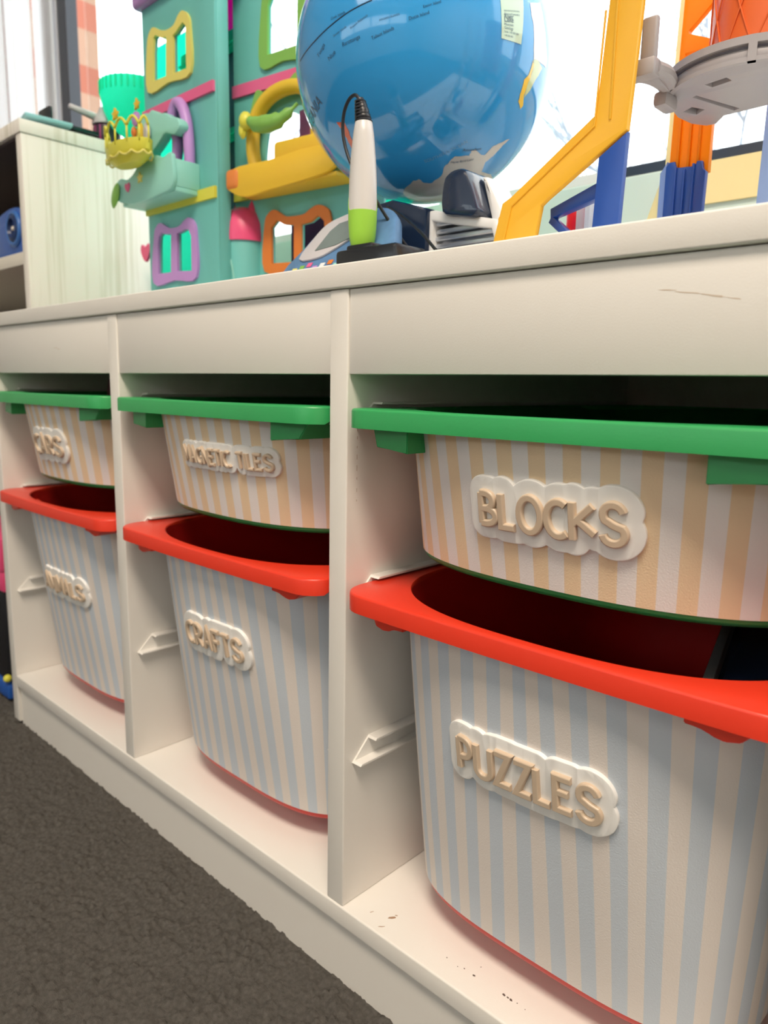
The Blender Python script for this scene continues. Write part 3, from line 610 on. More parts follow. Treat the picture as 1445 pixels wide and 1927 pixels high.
hp(plate(rect(.002, .2370, .1500, .1635), (), .0035, FR), 'trim_band', M_['yel'], label='yellow trim band')
# rooms behind: clear mint back walls, night blue panel, floors
b = plate([(-.036, .135), (-.046, .12), (-.040, .10), (-.052, .08), (-.044, .06), (-.050, .035), (-.040, .0005), (.135, .0005), (.135, .40), (-.030, .40), (-.030, .14)], (), .003, FL_(.268)); hp(b, 'back_wall', M_['mint'], label='see-through mint back wall')
b = plate(rect(.1355, .215, .0005, .372), (), .003, FL_(.272)); hp(b, 'night_panel', M_['nightb'], label='dark blue picture panel')
b = plate(rect(.1355, .235, .374, .47), (), .003, FL_(.272)); hp(b, 'magenta_panel', M_['mag'], label='magenta slatted panel')
for v0, v1 in ((.236, .250), (.345, .366)):
    bm = bmesh.new(); box(bm, .06, .21, .255, .268, TZ+v0, TZ+v1, .003, 2); box(bm, .06, .21, .252, .256, TZ+v0+.004, TZ+v0+.006); hp(bm, 'floor_bar', M_['mint'], label='see-through mint floor bar')
bm = bmesh.new(); box(bm, .205, .395, .36, .364, TZ+.0005, TZ+.42, .001); hp(bm, 'back_wall', M_['mint'], label='see-through mint back wall')
for v in (.150, .280): bm = bmesh.new(); box(bm, .21, .43, .285, .358, TZ+v, TZ+v+.006, .001); hp(bm, 'floor_board', M_['teal'])
bm = bmesh.new(); box(bm, .245, .318, .30, .304, TZ+.03, TZ+.13); hp(bm, 'dark_door', M_['purpdark'], label='dark purple inner panel')
bm = bmesh.new(); box(bm, .262, .33, .30, .304, TZ+.175, TZ+.262); hp(bm, 'pink_panel', M_['pinkhot'], label='pink inner panel')
# left balcony
wave = [(.048, .160), (.045, .178), (.058, .186), (.075, .182), (.092, .186), (.108, .196), (.122, .200), (.136, .194), (.150, .199), (.166, .193), (.184, .196), (.188, .186), (.187, .158), (.16, .152), (.09, .150)]
b = plate(smooth2(wave, 3), (), .006, FL_(.166), .001); box(b, .052, .186, .166, .2, TZ+.152, TZ+.160, .001); box(b, .182, .187, .166, .2, TZ+.158, TZ+.19, .001); box(b, .048, .052, .166, .2, TZ+.158, TZ+.182, .001)
bal = hp(b, 'balcony', M_['mintsolid'], label='soft mint balcony with wavy edge')
def sub(bm, name, m, label=None): return finish(bm, name, m, bal, label, autos=.7, rel=HO)
star = [((.0058 if i % 2 == 0 else .0027)*math.sin(PI*i/5), (.0058 if i % 2 == 0 else .0027)*math.cos(PI*i/5)) for i in range(10)]
heart = smooth2([(0, -.006), (-.0055, .0005), (-.004, .005), (0, .003), (.004, .005), (.0055, .0005)], 3)
sub(plate([(u*1.2+.112, v*1.2+.178) for u, v in star], (), .002, FL_(.160)), 'star', M_['yelw'], 'yellow star'); sub(plate([(u+.079, v+.172) for u, v in heart], (), .002, FL_(.160)), 'heart', M_['pinkb'], 'pink heart')
bm = bmesh.new(); lathe(bm, [(0, -.003), (.010, -.002), (.013, 0), (.010, .002), (0, .003)], (0, 0, 0), 20, Matrix.Translation((.047, .158, TZ+.166)) @ Matrix.Rotation(.5, 4, 'Y') @ Matrix.Rotation(PI/2, 4, 'X') @ Matrix.Diagonal((.7, 1.3, 1, 1))); sub(bm, 'leaf', M_['grn'], 'green leaf knob')
b = bmesh.new(); tube(b, [(.136, .192, TZ+.190), (.150, .191, TZ+.205), (.151, .191, TZ+.228), (.140, .191, TZ+.248), (.150, .191, TZ+.2655), (.163, .191, TZ+.262), (.174, .191, TZ+.240), (.178, .191, TZ+.21), (.178, .191, TZ+.185)], .0072, 10, smoothn=5)
hp(b, 'balcony_arch', M_['lil'], label='lilac balcony arch')
cl = smooth2([(.080, .228), (.074, .240), (.086, .254), (.098, .262), (.112, .260), (.120, .262), (.136, .254), (.150, .252), (.164, .244), (.178, .240), (.184, .230), (.172, .222), (.150, .228), (.138, .222), (.122, .214), (.106, .210), (.094, .220)], 3)
cloud = hp(plate(cl, (), .014, FL_(.188), .002), 'cloud_canopy', M_['mintsolid'], label='soft mint cloud canopy')
def disc(name, x, v, y, rx, rz, m, lb, t=.006):
    bm = bmesh.new(); lathe(bm, [(.6, -1), (1, -.4), (1, .4), (.6, 1)], (0, 0, 0), 20, Matrix.Translation((x, y, TZ+v)) @ Matrix.Diagonal((rx, t/2, rz, 1)) @ Matrix.Rotation(PI/2, 4, 'X')); finish(bm, name, m, cloud, lb, autos=.6, rel=HO)
disc('oval', .094, .238, .172, .006, .014, M_['balyel'], 'yellow oval'); disc('swirl', .110, .236, .172, .006, .012, M_['grey'], 'grey swirl disc'); disc('swirl', .116, .235, .170, .004, .010, M_['grey'], 'grey swirl disc')
disc('berry', .078, .243, .172, .004, .007, M_['orang'], 'orange berry'); disc('knob', .084, .258, .172, .009, .009, M_['lil'], 'lilac knob')
finish(plate([(u*1.1+.090, v*1.3+.274) for u, v in star], (), .003, FL_(.172)), 'star', M_['balyel'], cloud, 'yellow star', rel=HO)
# yellow basket hanging at the balcony
bk = thing('toy_basket', 'small yellow scalloped toy basket with arched sides riding on the mint balcony', 'toy basket', (.118, .142, TZ+.188))
b = bmesh.new(); lathe(b, [(.55, 0), (.85, .006), (1, .012), (1.02, .024), (.96, .024), (.93, .012), (.5, .003)], (0, 0, 0), 24, Matrix.Diagonal((.046, .020, 1, 1))); finish(b, 'bowl', M_['yel'], bk, autos=.7)
b = bmesh.new()
for i in range(12):
    a = 2*PI*i/12; tube(b, [(.046*math.cos(a+d), .020*math.sin(a+d), .010-.004*math.cos(d/.26*PI/2)) for d in np.linspace(-.26, .26, 7)], .0012, 6)
finish(b, 'scallop_edge', M_['yelw'], bk, smooth=True)
b = bmesh.new()
RA = [math.radians(q) for q in (185, 215, 245, 275, 305, 335, 365)]
for a in RA: tube(b, [(.046*math.cos(a), .020*math.sin(a), .020), (.046*math.cos(a), .020*math.sin(a), .040)], .0013, 6)
for a, c_ in zip(RA, RA[1:]): tube(b, [(.046*math.cos(a+(c_-a)*q), .020*math.sin(a+(c_-a)*q), .039+.009*math.sin(PI*q)) for q in np.linspace(0, 1, 9)], .0017, 6)
finish(b, 'arched_rail', M_['yel'], bk, smooth=True)
b = plate([(u*1.3, v*1.3+.056) for u, v in star], (), .003, Matrix(((1, 0, 0, 0), (0, 0, -1, -.015), (0, 1, 0, 0), (0, 0, 0, 1)))); finish(b, 'star', M_['balyel'], bk)
# right balcony
def R3(bm, name, m, label=None, par=H): bmesh.ops.transform(bm, matrix=FR, verts=bm.verts); return finish(bm, name, m, par, label, autos=.7, rel=HO)
tray = smooth2([(.036, .150), (.030, .158), (.033, .172), (.050, .178), (.10, .178), (.150, .182), (.190, .180), (.202, .170), (.196, .156), (.17, .150), (.10, .145), (.06, .142)], 3)
def mapR(bm): bmesh.ops.transform(bm, matrix=Matrix(((1, 0, 0, 0), (0, 1, 0, 0), (0, 0, 1, 0), (0, 0, 0, 1))), verts=bm.verts); return bm
b = plate(tray, (), .006, Matrix.Translation((0, 0, .034)), .001); box(b, .036, .198, .148, .153, 0, .036, .001)
balr = R3(b, 'balcony', M_['balyel'], 'amber balcony tray')
b = bmesh.new(); box(b, .026, .050, .152, .177, .002, .042, .006, 3); R3(b, 'balcony_end', M_['balora'], 'coral orange balcony end')
b = bmesh.new(); box(b, .098, .188, .174, .200, .012, .032, .005, 3); R3(b, 'balcony_seat', M_['balyel'], 'amber balcony seat')
b = bmesh.new(); tube(b, [(.052, .178, .012), (.046, .205, .012), (.050, .235, .012), (.066, .254, .012), (.090, .263, .012), (.120, .262, .012), (.142, .25, .012), (.150, .22, .012), (.150, .18, .012)], .0085, 10, smoothn=5); R3(b, 'balcony_arch', M_['balyel'], 'amber balcony arch')
b = bmesh.new(); tube(b, [(.042, .176, .006), (.036, .21, .006), (.042, .24, .006)], .006, 8, smoothn=4); R3(b, 'arch_edge', M_['balora'], 'coral arch edge')
b = bmesh.new(); lathe(b, [(0, -1), (.5, -.85), (.9, -.4), (1, 0), (.9, .4), (.5, .85), (0, 1)], (0, 0, 0), 12, Matrix.Translation((.050, .232, .028)) @ Matrix.Diagonal((.009, .011, .008, 1))); lathe(b, [(0, -1), (.7, -.7), (1, 0), (.7, .7), (0, 1)], (0, 0, 0), 10, Matrix.Translation((.045, .222, .028)) @ Matrix.Diagonal((.005, .010, .005, 1))); R3(b, 'lime_knot', M_['yel'], 'lime knot')
b = bmesh.new(); tube(b, [(.054, .236, .028), (.070, .224, .034), (.092, .219, .036), (.115, .222, .034), (.134, .236, .028)], [.002, .006, .009, .010, .009, .006, .002], 10, smoothn=5); R3(b, 'hammock', M_['grn'], 'leaf green hammock')
b = plate(smooth2([(.040, .240), (.045, .262), (.052, .272), (.062, .266), (.070, .250)], 3), (), .006, Matrix.Translation((0, 0, .004))); R3(b, 'leaf', M_['grn'], 'green leaf')
R3(plate(smooth2([(.098, .262), (.112, .278), (.130, .276), (.138, .262)], 3), (), .006, Matrix.Translation((0, 0, .004))), 'leaf', M_['grn'], 'green leaf')
# pink domed porch
PO = (.214, .247)
b = bmesh.new(); lathe(b, [(.030, .0005), (.030, .098), (.0295, .100)], (PO[0], PO[1], TZ), 28); hp(b, 'porch', M_['teal'])
b = bmesh.new(); tube(b, [(PO[0]+.0303*math.cos(a), PO[1]+.0303*math.sin(a), TZ+z) for a, z in ((-2.3, .01), (-2.3, .05), (-2.1, .078), (-1.7, .088), (-1.3, .078), (-1.1, .05), (-1.1, .01))], .0012, 6, smoothn=4); hp(b, 'door_line', M_['mintsolid'])
b = bmesh.new(); lathe(b, [(.0325, .098), (.0325, .106), (.031, .120), (.024, .134), (.012, .141), (0, .142)], (PO[0], PO[1], TZ), 28); hp(b, 'porch_dome', M_['pinkhot'], label='hot pink porch dome')
b = bmesh.new(); 
for s in (-1, 1): lathe(b, [(.008, -.012), (.004, .004), (0, .012)], (PO[0]+s*.017, PO[1], TZ+.138), 12)
hp(b, 'dome_knob', M_['pinkhot'])
# mint scoop and heart on the left side
b = bmesh.new(); lathe(b, [(.004, .0), (.018, .004), (.036, .018), (.047, .040), (.051, .060), (.051, .078), (.048, .078), (.047, .060), (.043, .041), (.033, .021), (.016, .008), (.002, .005)], (-.078, .262, TZ+.283), 32); hp(b, 'side_scoop', M_['mint'], label='see-through mint scoop')
b = bmesh.new()
for i in range(36): a = 2*PI*i/36; box(b, -.0012, .0012, -.001, .001, 0, .017, 0, 1, Matrix.Translation((-.078+.0515*math.cos(a), .262+.0515*math.sin(a), TZ+.344)) @ Matrix.Rotation(a+PI/2, 4, 'Z'))
hp(b, 'scoop_ribs', M_['mint'])
hp(plate([(u*2.4-.058, v*2.4+.118) for u, v in heart], (), .004, FL_(.262)), 'heart', M_['pinkhot'], label='pink heart')
# ------------------------------------------------------------------ globe
GC = Vector((.555, .2, .757)); GR = .1165
G = thing('light_globe', 'glossy blue talking globe on a navy stand in the middle of the low cabinet', 'globe', (GC.x, GC.y, TZ))
def gf(bm, name, m, label=None, sm=False, au=None, parent=None): return finish(bm, name, m, parent or G, label, smooth=sm, autos=au, rel=(GC.x, GC.y, TZ))
M_['sea'] = mat('glossy_sea_blue', (.032, .33, .75), .12, coat=.6, var=(7, .10)); M_['ice'] = mat('antarctic_grey_white', (.60, .59, .55), .2, coat=.6, var=(40, .12))
M_['land_y'] = mat('map_yellow', (.85, .56, .05), .2, coat=.6); M_['land_g'] = mat('map_pale_green', (.55, .66, .36), .2, coat=.6); M_['land_p'] = mat('map_blown_pink', (.85, .74, .72), .2, coat=.6, var=(60, .08))  # the pale pink has the blown-out window light put into it
M_['land_r'] = mat('map_red', (.72, .13, .06), .2, coat=.6); M_['mapink'] = mat('map_dark_ink', (.01, .06, .14), .3, coat=.4); M_['mappale'] = mat('map_pale_ink', (.16, .42, .68), .3, coat=.4); M_['legend'] = mat('legend_pale_green', (.50, .70, .56), .2, coat=.6)
bm = bmesh.new(); bmesh.ops.create_uvsphere(bm, u_segments=96, v_segments=64, radius=GR); bmesh.ops.translate(bm, verts=bm.verts, vec=GC); ball = gf(bm, 'globe_ball', M_['sea'], sm=True)
def patch(vecs, lift, rough=0, seed=0):
    V = [Vector(v).normalized() for v in vecs]; m = sum(V, Vector()).normalized(); a = m.orthogonal().normalized(); c = m.cross(a)
    if rough:
        rd = random.Random(seed); W = []
        for p, q in zip(V, V[1:]+V[:1]):
            W.append(p)
            for k in (1, 2): W.append((p.lerp(q, k/3)+Vector((rd.uniform(-1, 1), rd.uniform(-1, 1), rd.uniform(-1, 1)))*rough).normalized())
        V = W
    b = bmesh.new(); vs = [b.verts.new(((v.dot(a))/max(v.dot(m), .2), (v.dot(c))/max(v.dot(m), .2), 0)) for v in V]; n = len(vs)
    bmesh.ops.triangle_fill(b, edges=[b.edges.new((vs[i], vs[(i+1) % n])) for i in range(n)], use_beauty=True)
    for ax in (0, 1):
        k = -1.5
        while k < 1.5: bmesh.ops.bisect_plane(b, geom=b.verts[:]+b.edges[:]+b.faces[:], plane_co=((k, 0, 0) if ax == 0 else (0, k, 0)), plane_no=((1, 0, 0) if ax == 0 else (0, 1, 0))); k += .05
    for v in b.verts: v.co = GC+(m+a*v.co.x+c*v.co.y).normalized()*(GR+lift)
    return b
for k, nm, m, lb, rg_ in (('antarctica', 'land_patch', 'ice', 'grey white polar land', .006), ('patagonia_g', 'land_patch', 'land_g', 'pale green land', .003), ('patagonia_y', 'land_patch', 'land_y', 'yellow coast land', .003), ('samerica', 'land_patch', 'land_p', 'pink land whitened as if blown out by the window', .003), ('nz', 'land_patch', 'land_r', 'red island', .004), ('aus', 'land_patch', 'land_g', 'green coast at the left rim', .004)):
    gf(patch(SPH[k], .00015 if k != 'patagonia_y' else .00025, rg_, 3), nm, M_[m], lb, sm=True, parent=ball)
legend = gf(patch(SPH['legend'], .0003), 'legend_label', M_['legend'], 'pale green legend label', sm=True, parent=ball)
bm = bmesh.new(); P = spline([Vector(v).normalized() for v in SPH['meridian']], 8); tube(bm, [GC+v.normalized()*GR for v in P], .0005, 6); gf(bm, 'meridian_line', M_['mapink'], 'dark blue curved line', sm=True, parent=ball)
def gtext(s, a, c, m, fit=True, lift=.0003, size=None, name='map_lettering'):
    a = Vector(a).normalized(); c = Vector(c).normalized(); d = (c-a); mid = (a+c).normalized(); ex = (d-mid*d.dot(mid)).normalized(); ey = mid.cross(ex)
    b = textmesh(s); xs = [v.co.x for v in b.verts]; w = max(xs)-min(xs); L = math.acos(max(-1, min(1, a.dot(c)))); k = L/w if size is None else size
    for v in b.verts:
        u, t = v.co.x*k, v.co.y*k; v.co = GC+(mid+ex*math.tan(u)+ey*math.tan(t)).normalized()*(GR+lift)
    return gf(b, name, m, None, parent=ball)
gtext('OCEANIA', SPH['oceania'][0], SPH['oceania'][1], M_['mapink'])
gtext('SOUTHERN OCEAN', SPH['southern'][0], SPH['southern'][1], M_['mappale'])
for s, k in (('Cook Islands', 't1'), ('Society Islands', 't2'), ('French Polynesia', 't3'), ('PITCAIRN ISLANDS', 't4'), ('Ducie Island', 't5'), ('Tubuai Islands', 't6'), ('Rarotonga', 't7'), ('Easter Island', 't8'), ('Marie Byrd Land', 't9'), ('Tonga', 't10'), ('Amundsen', 't11'), ('Niue', 't12')):
    gtext(s, SPH[k][0], SPH[k][1], M_['mapink'])
la, lb_, lc, ld = [Vector(v) for v in SPH['legend']]
for i, s in enumerate(('International boundary', 'Disputed boundary', 'River', 'Lake', 'Mountain', 'Geology', 'Scale 1:48 000 000', '1:48 000 000')):
    t = .30+i*.088; p = la.lerp(lb_, t); q = ld.lerp(lc, t); e = .85 if len(s) > 12 else .5; gtext(s, p.lerp(q, .12), p.lerp(q, .12+.8*e), M_['mapink'], lift=.0006)
# stand
M_['ink'] = mat('navy_gloss_stand', (.010, .022, .055), .22, coat=.5); M_['silver'] = mat('brushed_silver_plastic', (.60, .63, .68), .3, metal=.75); M_['pearl'] = mat('pearl_white_plastic', (.78, .80, .82), .3)
M_['scr'] = mat('dull_green_grey_screen', (.17, .22, .22), .25, coat=.5, var=(40, .2)); M_['cardb'] = mat('printed_blue_card', (.10, .22, .42), .4, var=(90, .3))
b = bmesh.new(); prof = [(.085, 0), (.088, .004), (.080, .030), (.060, .052), (.048, .064), (.040, .068)]
lathe(b, prof, (.575, .215, TZ+.0002), 48); gf(b, 'stand_base', M_['ink'], au=.6)
b = plate([(-.080, .0003), (-.074, .072), (-.018, .0765), (.022, .064), (.022, .0003)], (), .06, XZ((.6, .19, TZ)), .003); gf(b, 'stand_block', M_['ink'], au=.6)
b = plate([(.0153, .0003), (.0153, .0625), (.026, .0625), (.0877, .0475), (.094, .030), (.100, .0003)], [[(.0245, .0003+.002), (.0245, .054), (.084, .041), (.090, .024), (.092, .0023)]], .05, XZ((.6, .185, TZ)), .0015); gf(b, 'stand_arm_housing', M_['pearl'], au=.6)
b = bmesh.new()
for i in range(9): z = TZ+.004+i*.0058; box(b, .622, .694-max(0, i-5)*.007, .140+.0006*(i % 2), .180, z, z+.0035, .0008, 1)
box(b, .622, .692, .146, .178, TZ+.0005, TZ+.044)
gf(b, 'ribbed_grille', M_['silver'], au=.6)
b = plate(smooth2([(.0395, .058), (.0400, .080), (.0455, .0865), (.0530, .0885), (.0605, .0870), (.0650, .0820), (.0735, .060), (.0748, .054), (.0700, .0505), (.055, .053)], 3), (), .03, XZ((.6, .158, TZ)), .003); gf(b, 'support_fin', M_['ink'], au=.6)
b = plate([(.0655, .084), (.0700, .083), (.0780, .070), (.0860, .056), (.0970, .040), (.1000, .030), (.090, .034), (.0765, .050)], (), .03, XZ((.6, .175, TZ)), .003); gf(b, 'support_edge', M_['pearl'], au=.6)
SF = Matrix(((1, 0, 0, .5), (0, .6, -.8, .06), (0, .8, .6, .555), (0, 0, 0, 1)))
b = plate(smooth2([(.020, .003), (.0245, .040), (.034, .058), (.052, .068), (.0733, .0735), (.105, .070), (.125, .05), (.135, .003)], 4), (), .012, SF @ Matrix.Translation((0, 0, -.012)), .003); box(b, .525, .63, .08, .14, TZ+.0003, .5645, .003); scb = gf(b, 'screen_housing', M_['cardb'], au=.6)
b = plate(smooth2([(.0300, .022), (.0335, .045), (.040, .060), (.055, .067), (.072, .069), (.080, .055), (.084, .040), (.070, .028), (.0542, .0205)], 3), (), .002, SF, .0006); gf(b, 'screen_frame', M_['grey'], 'grey screen frame', au=.6, parent=scb)
b = plate([(.0470, .0285), (.0520, .0500), (.0585, .0575), (.0730, .0600), (.0800, .0480), (.0830, .0370), (.0700, .0315)], (), .0006, SF @ Matrix.Translation((0, 0, .002)), 0); gf(b, 'screen', M_['scr'], 'dull green grey screen', parent=scb)
rd = random.Random(4)
for i in range(9):
    u = .028+i*.0085; v = .008+.0022*(i % 3); b = plate(rect(u, u+.0055, v, v+.0045), (), .0005, SF, 0); gf(b, 'button', M_[('yelw', 'grn', 'pinkb', 'lil', 'pearl', 'orang', 'mintsolid', 'land_r', 'pearl')[i]], 'coloured touch button', parent=scb)
# power lead of the globe
bm = bmesh.new(); tube(bm, [(.588, .120, TZ+.068), (.612, .112, TZ+.056), (.640, .104, TZ+.038), (.665, .098, TZ+.018), (.690, .094, TZ+.003)], .0013, 8, smoothn=6); gf(bm, 'lead', M_['blackp'], 'black lead', sm=True)
# stylus and its holder
ST = (.6085, .07, TZ)
S = thing('stylus_pen', 'grey and lime stylus pen standing upright in a black holder before the globe', 'stylus', ST)
M_['penw'] = mat('satin_grey_white_plastic', (.62, .60, .59), .3); M_['lime'] = mat('lime_green_rubber', (.30, .60, .05), .45); M_['lead'] = mat('black_rubber_lead', (.012, .013, .018), .4)
def sf(bm, n, m, lb=None, au=.6): return finish(bm, n, m, S, lb, autos=au)
b = bmesh.new(); box(b, -.014, .050, -.016, .02, .0003, .0225, .003, 2); box(b, -.006, .022, -.012, .014, .020, .0262, .002, 2); sf(b, 'holder', M_['blackp'])
b = bmesh.new(); lathe(b, [(.0085, .028), (.0100, .033), (.0108, .045), (.0110, .058), (.0106, .075), (.0096, .092), (.0080, .108), (.0066, .1165), (.0058, .1175)], (0, 0, 0), 32); sf(b, 'pen_body', M_['penw'])
b = bmesh.new(); n = 40; rings = []
for k in range(9):
    ring = []
    for i in range(n):
        a = 2*PI*i/n; top = .052+.012*(.5-.5*math.tanh(6*math.cos(a+.75))); z = .0265+(top-.0265)*k/8
        r = np.interp(z, [.0265, .033, .045, .058, .075], [.0088, .0103, .0111, .0113, .0110]); ring.append(b.verts.new((r*math.cos(a), r*math.sin(a), z)))
    rings.append(ring)
for A_, B_ in zip(rings, rings[1:]):
    for i in range(n): b.faces.new((A_[i], A_[(i+1) % n], B_[(i+1) % n], B_[i]))
b.faces.new(rings[0]); b.faces.new(rings[-1]); sf(b, 'rubber_grip', M_['lime'], 'lime green rubber grip')
b = bmesh.new(); axis = [(0, 0, .1165), (-.0005, 0, .122), (-.0018, 0, .128), (-.0045, 0, .1335)]
tube(b, axis, [.0056, .0048, .004, .0032], 14, smoothn=4)
for k, t in enumerate(np.linspace(.05, .95, 7)):
    p = Vector((0, 0, .1165)).lerp(Vector((-.0042, 0, .1330)), t); r = .0062-.0026*t; tube(b, [(p.x+r*math.cos(a), r*math.sin(a), p.z) for a in np.linspace(0, 2*PI, 16)[:-1]], .0009, 6, closed=True)
sf(b, 'strain_relief', M_['lead'], 'ribbed black strain relief')
b = bmesh.new(); tube(b, [(-.0045, 0, .1335), (-.0100, .0005, .1385), (-.0175, .001, .1370), (-.0240, .002, .1290), (-.0262, .003, .1170), (-.0235, .004, .1030), (-.0165, .005, .0885), (-.008, .008, .078), (-.002, .0135, .067), (.006, .022, .050), (.016, .034, .030), (.030, .048, .010), (.045, .06, .002)], .00135, 10, smoothn=6); sf(b, 'cord', M_['lead'], 'black curling cord', au=3)
# ------------------------------------------------------------------ plastic track tower
M_['ty'] = mat('warm_yellow_plastic', (.94, .56, .045), .32, trans=(.22, (1, .55, .03))); M_['to'] = mat('glowing_orange_plastic', (.90, .36, .01), .35, trans=(.5, (1, .42, .01)))
M_['tb'] = mat('royal_blue_plastic', (.018, .075, .36), .32); M_['tg'] = mat('mid_grey_plastic', (.36, .34, .36), .42); M_['tor'] = mat('tangerine_plastic', (.88, .17, .035), .4, trans=(.15, (1, .2, .04))); M_['tr'] = mat('signal_red_plastic', (.72, .01, .035), .35)
M_['tp'] = mat('blown_yellow_plastic', (.85, .78, .52), .3, trans=(.6, (1, .9, .6))); M_['clearp'] = mat('frosted_clear_plastic', (.75, .82, .9), .2, trans=(.6, (.9, .95, 1))); M_['slot'] = mat('dark_grey_plastic', (.10, .09, .11), .5)  # the pale yellow is yellow plastic with window overexposure put into its colour
TO = (.80, .14, TZ); T = thing('track_tower', 'yellow and blue plastic track tower with a grey platform right of the globe', 'toy tower', TO)
def tf(bm, n, m, lb=None, au=.6, par=None): return finish(bm, n, m, par or T, lb, autos=au, rel=TO)
def TF(y, x=.7): return XZ((x, y, TZ))
o_ = [(.006, .0003), (.0113, .0246), (.0175, .0480), (.0243, .0512), (.0858, .0914), (.0905, .1552), (.0930, .235), (.1142, .235), (.1122, .1485), (.1078, .0782), (.1068, .0775), (.0534, .0454), (.0491, .0422), (.0454, .0217), (.0425, .0003)]
b = plate(o_, (), .0055, TF(.1055), .0014); tf(b, 'curved_leg', M_['ty'], 'warm yellow bent leg')
b = bmesh.new(); box(b, .7955, .7972, .0992, .1004, TZ+.086, TZ+.235, .0004); 
tube(b, [(.716, .0996, TZ+.002), (.7258, .0996, TZ+.0450), (.7860, .0996, TZ+.0845), (.7890, .0996, TZ+.15)], .0007, 6); tf(b, 'moulded_rib', M_['ty'], 'moulded yellow rib')
b = bmesh.new(); box(b, .7055, .7165, .112, .13, TZ+.0003, TZ+.043, .002); tf(b, 'leg_clip', M_['ty'], 'yellow clip at the foot')
b = plate([(.0862, .0003), (.0877, .025), (.0894, .0655), (.1078, .0772), (.1058, .020), (.1054, .0003)], (), .0055, TF(.1062), .0012); tf(b, 'blue_post', M_['tb'], 'royal blue post')
b = bmesh.new(); box(b, .7905, .7920, .1018, .1032, TZ+.001, TZ+.064, .0004); tf(b, 'post_groove', M_['tb'])
b = plate([(.0485, .0360), (.0480, .0425), (.0880, .0560), (.0880, .0455)], (), .008, TF(.122), .001); tf(b, 'brace', M_['tb'], 'blue upper brace')
b = plate([(.0470, .0335), (.0495, .0380), (.0790, .0120), (.0760, .0080)], (), .008, TF(.122), .001); tf(b, 'brace', M_['tb'], 'blue lower brace')
b = plate([(.0727, .052), (.0880, .0630), (.0890, .0560), (.0760, .0480)], (), .003, TF(.13), .0005); tf(b, 'gusset', M_['tb'], 'blue gusset plate')
b = plate([(.0640, .075), (.0655, .0990), (.0731, .1026), (.0755, .1223), (.0800, .2350), (.0900, .235), (.0880, .09)], [[(.0672, .105), (.0695, .108), (.0720, .130)], [(.0705, .140), (.0740, .142), (.0752, .175)]], .004, TF(.139), .0005); tf(b, 'inner_web', M_['to'], 'orange inner lattice web')
# grey platform
PC = (.85, .192); pr = .0535
b = bmesh.new()
out = [(PC[0]+pr*math.cos(a), PC[1]+pr*math.sin(a)) for a in np.linspace(math.radians(195), math.radians(345), 28)]+[(.905, .222), (.8487, .2222), (.8204, .2235), (.8101, .2368), (.8031, .2360), (.7965, .2250), (.7940, .2060)]
HP = Matrix(((1, 0, 0, 0), (0, 1, 0, 0), (0, 0, 1, .6635), (0, 0, 0, 1)))
slot1 = [(.8300, .1600), (.8440, .1575), (.8450, .1640), (.8320, .1670)]; slot2 = [(.8010, .1980), (.8090, .1930), (.8140, .2030), (.8060, .2090)]; slot3 = [(.8160, .1760), (.8190, .1745), (.8330, .2160), (.8290, .2180)]
b = plate(out, [slot1, slot2, slot3], .006, HP, .0006); plat = tf(b, 'platform', M_['tg'], 'mid grey round platform')
b = plate(out[:28][:1]+out, (), .0012, Matrix.Translation((0, 0, .6703))); tf(b, 'platform_deck', M_['slot'], 'dark deck plate', par=plat)
def arcwall(r0, r1, z0, z1, a0, a1, n=36):
    b = bmesh.new(); A_ = []
    for a in np.linspace(math.radians(a0), math.radians(a1), n):
        c, s = math.cos(a), math.sin(a); A_.append([b.verts.new((PC[0]+r*c, PC[1]+r*s, z)) for r, z in ((r0, z0), (r1, z0), (r1, z1), (r0, z1))])
    for P_, Q_ in zip(A_, A_[1:]):
        for i in range(4): b.faces.new((P_[i], P_[(i+1) % 4], Q_[(i+1) % 4], Q_[i]))
    b.faces.new(A_[0]); b.faces.new(A_[-1]); return b
b = arcwall(.0515, .0555, .6725, .6770, 203, 340); merge(b, arcwall(.0515, .0552, .6625, .6650, 203, 340)); merge(b, arcwall(.0510, .0530, .664, .675, 203, 340)); merge(b, arcwall(.0515, .0556, .6625, .677, 203, 207, 4)); merge(b, arcwall(.0515, .0556, .6625, .677, 283, 288, 4)); tf(b, 'platform_rim', M_['tg'], 'grey ridged rim', par=plat)
b = bmesh.new(); tube(b, [(.8000, .122, .6665), (.8060, .132, .6665), (.8075, .150, .6665), (.8020, .165, .6665)], .0048, 10, smoothn=4); box(b, .7985, .8165, .113, .124, .6605, .6712, .002, 2); box(b, .8045, .8148, .117, .1215, .668, .6958, .0018, 3); tube(b, [(.814, .120, .6660), (.816, .132, .6660), (.812, .150, .6665)], .0045, 10, smoothn=4); tf(b, 'platform_arm', M_['tg'], 'grey clip arm with upright tab', par=plat)
b = bmesh.new(); box(b, .7995, .8095, .150, .170, .6540, .6640, .003, 2); tf(b, 'platform_lug', M_['tg'], par=plat)
b = bmesh.new(); lathe(b, [(.0395, .6720), (.0392, .674), (.0382, .700), (.0385, .76), (.040, .80), (.041, .80)], (.8595, .193, 0), 48)
for k in range(12):
    a = 2*PI*k/12
    for s in (-1, 1): tube(b, [(.8595+.0389*math.cos(a+s*t*.5), .193+.0389*math.sin(a+s*t*.5), .676+t*.05) for t in np.linspace(0, 1, 8)], .0005, 5)
tf(b, 'turret', M_['tor'], 'tangerine orange drum')
b = bmesh.new(); box(b, .815, .826, .172, .182, .6745, .683, .002, 2); tf(b, 'turret_clip', M_['tor'])
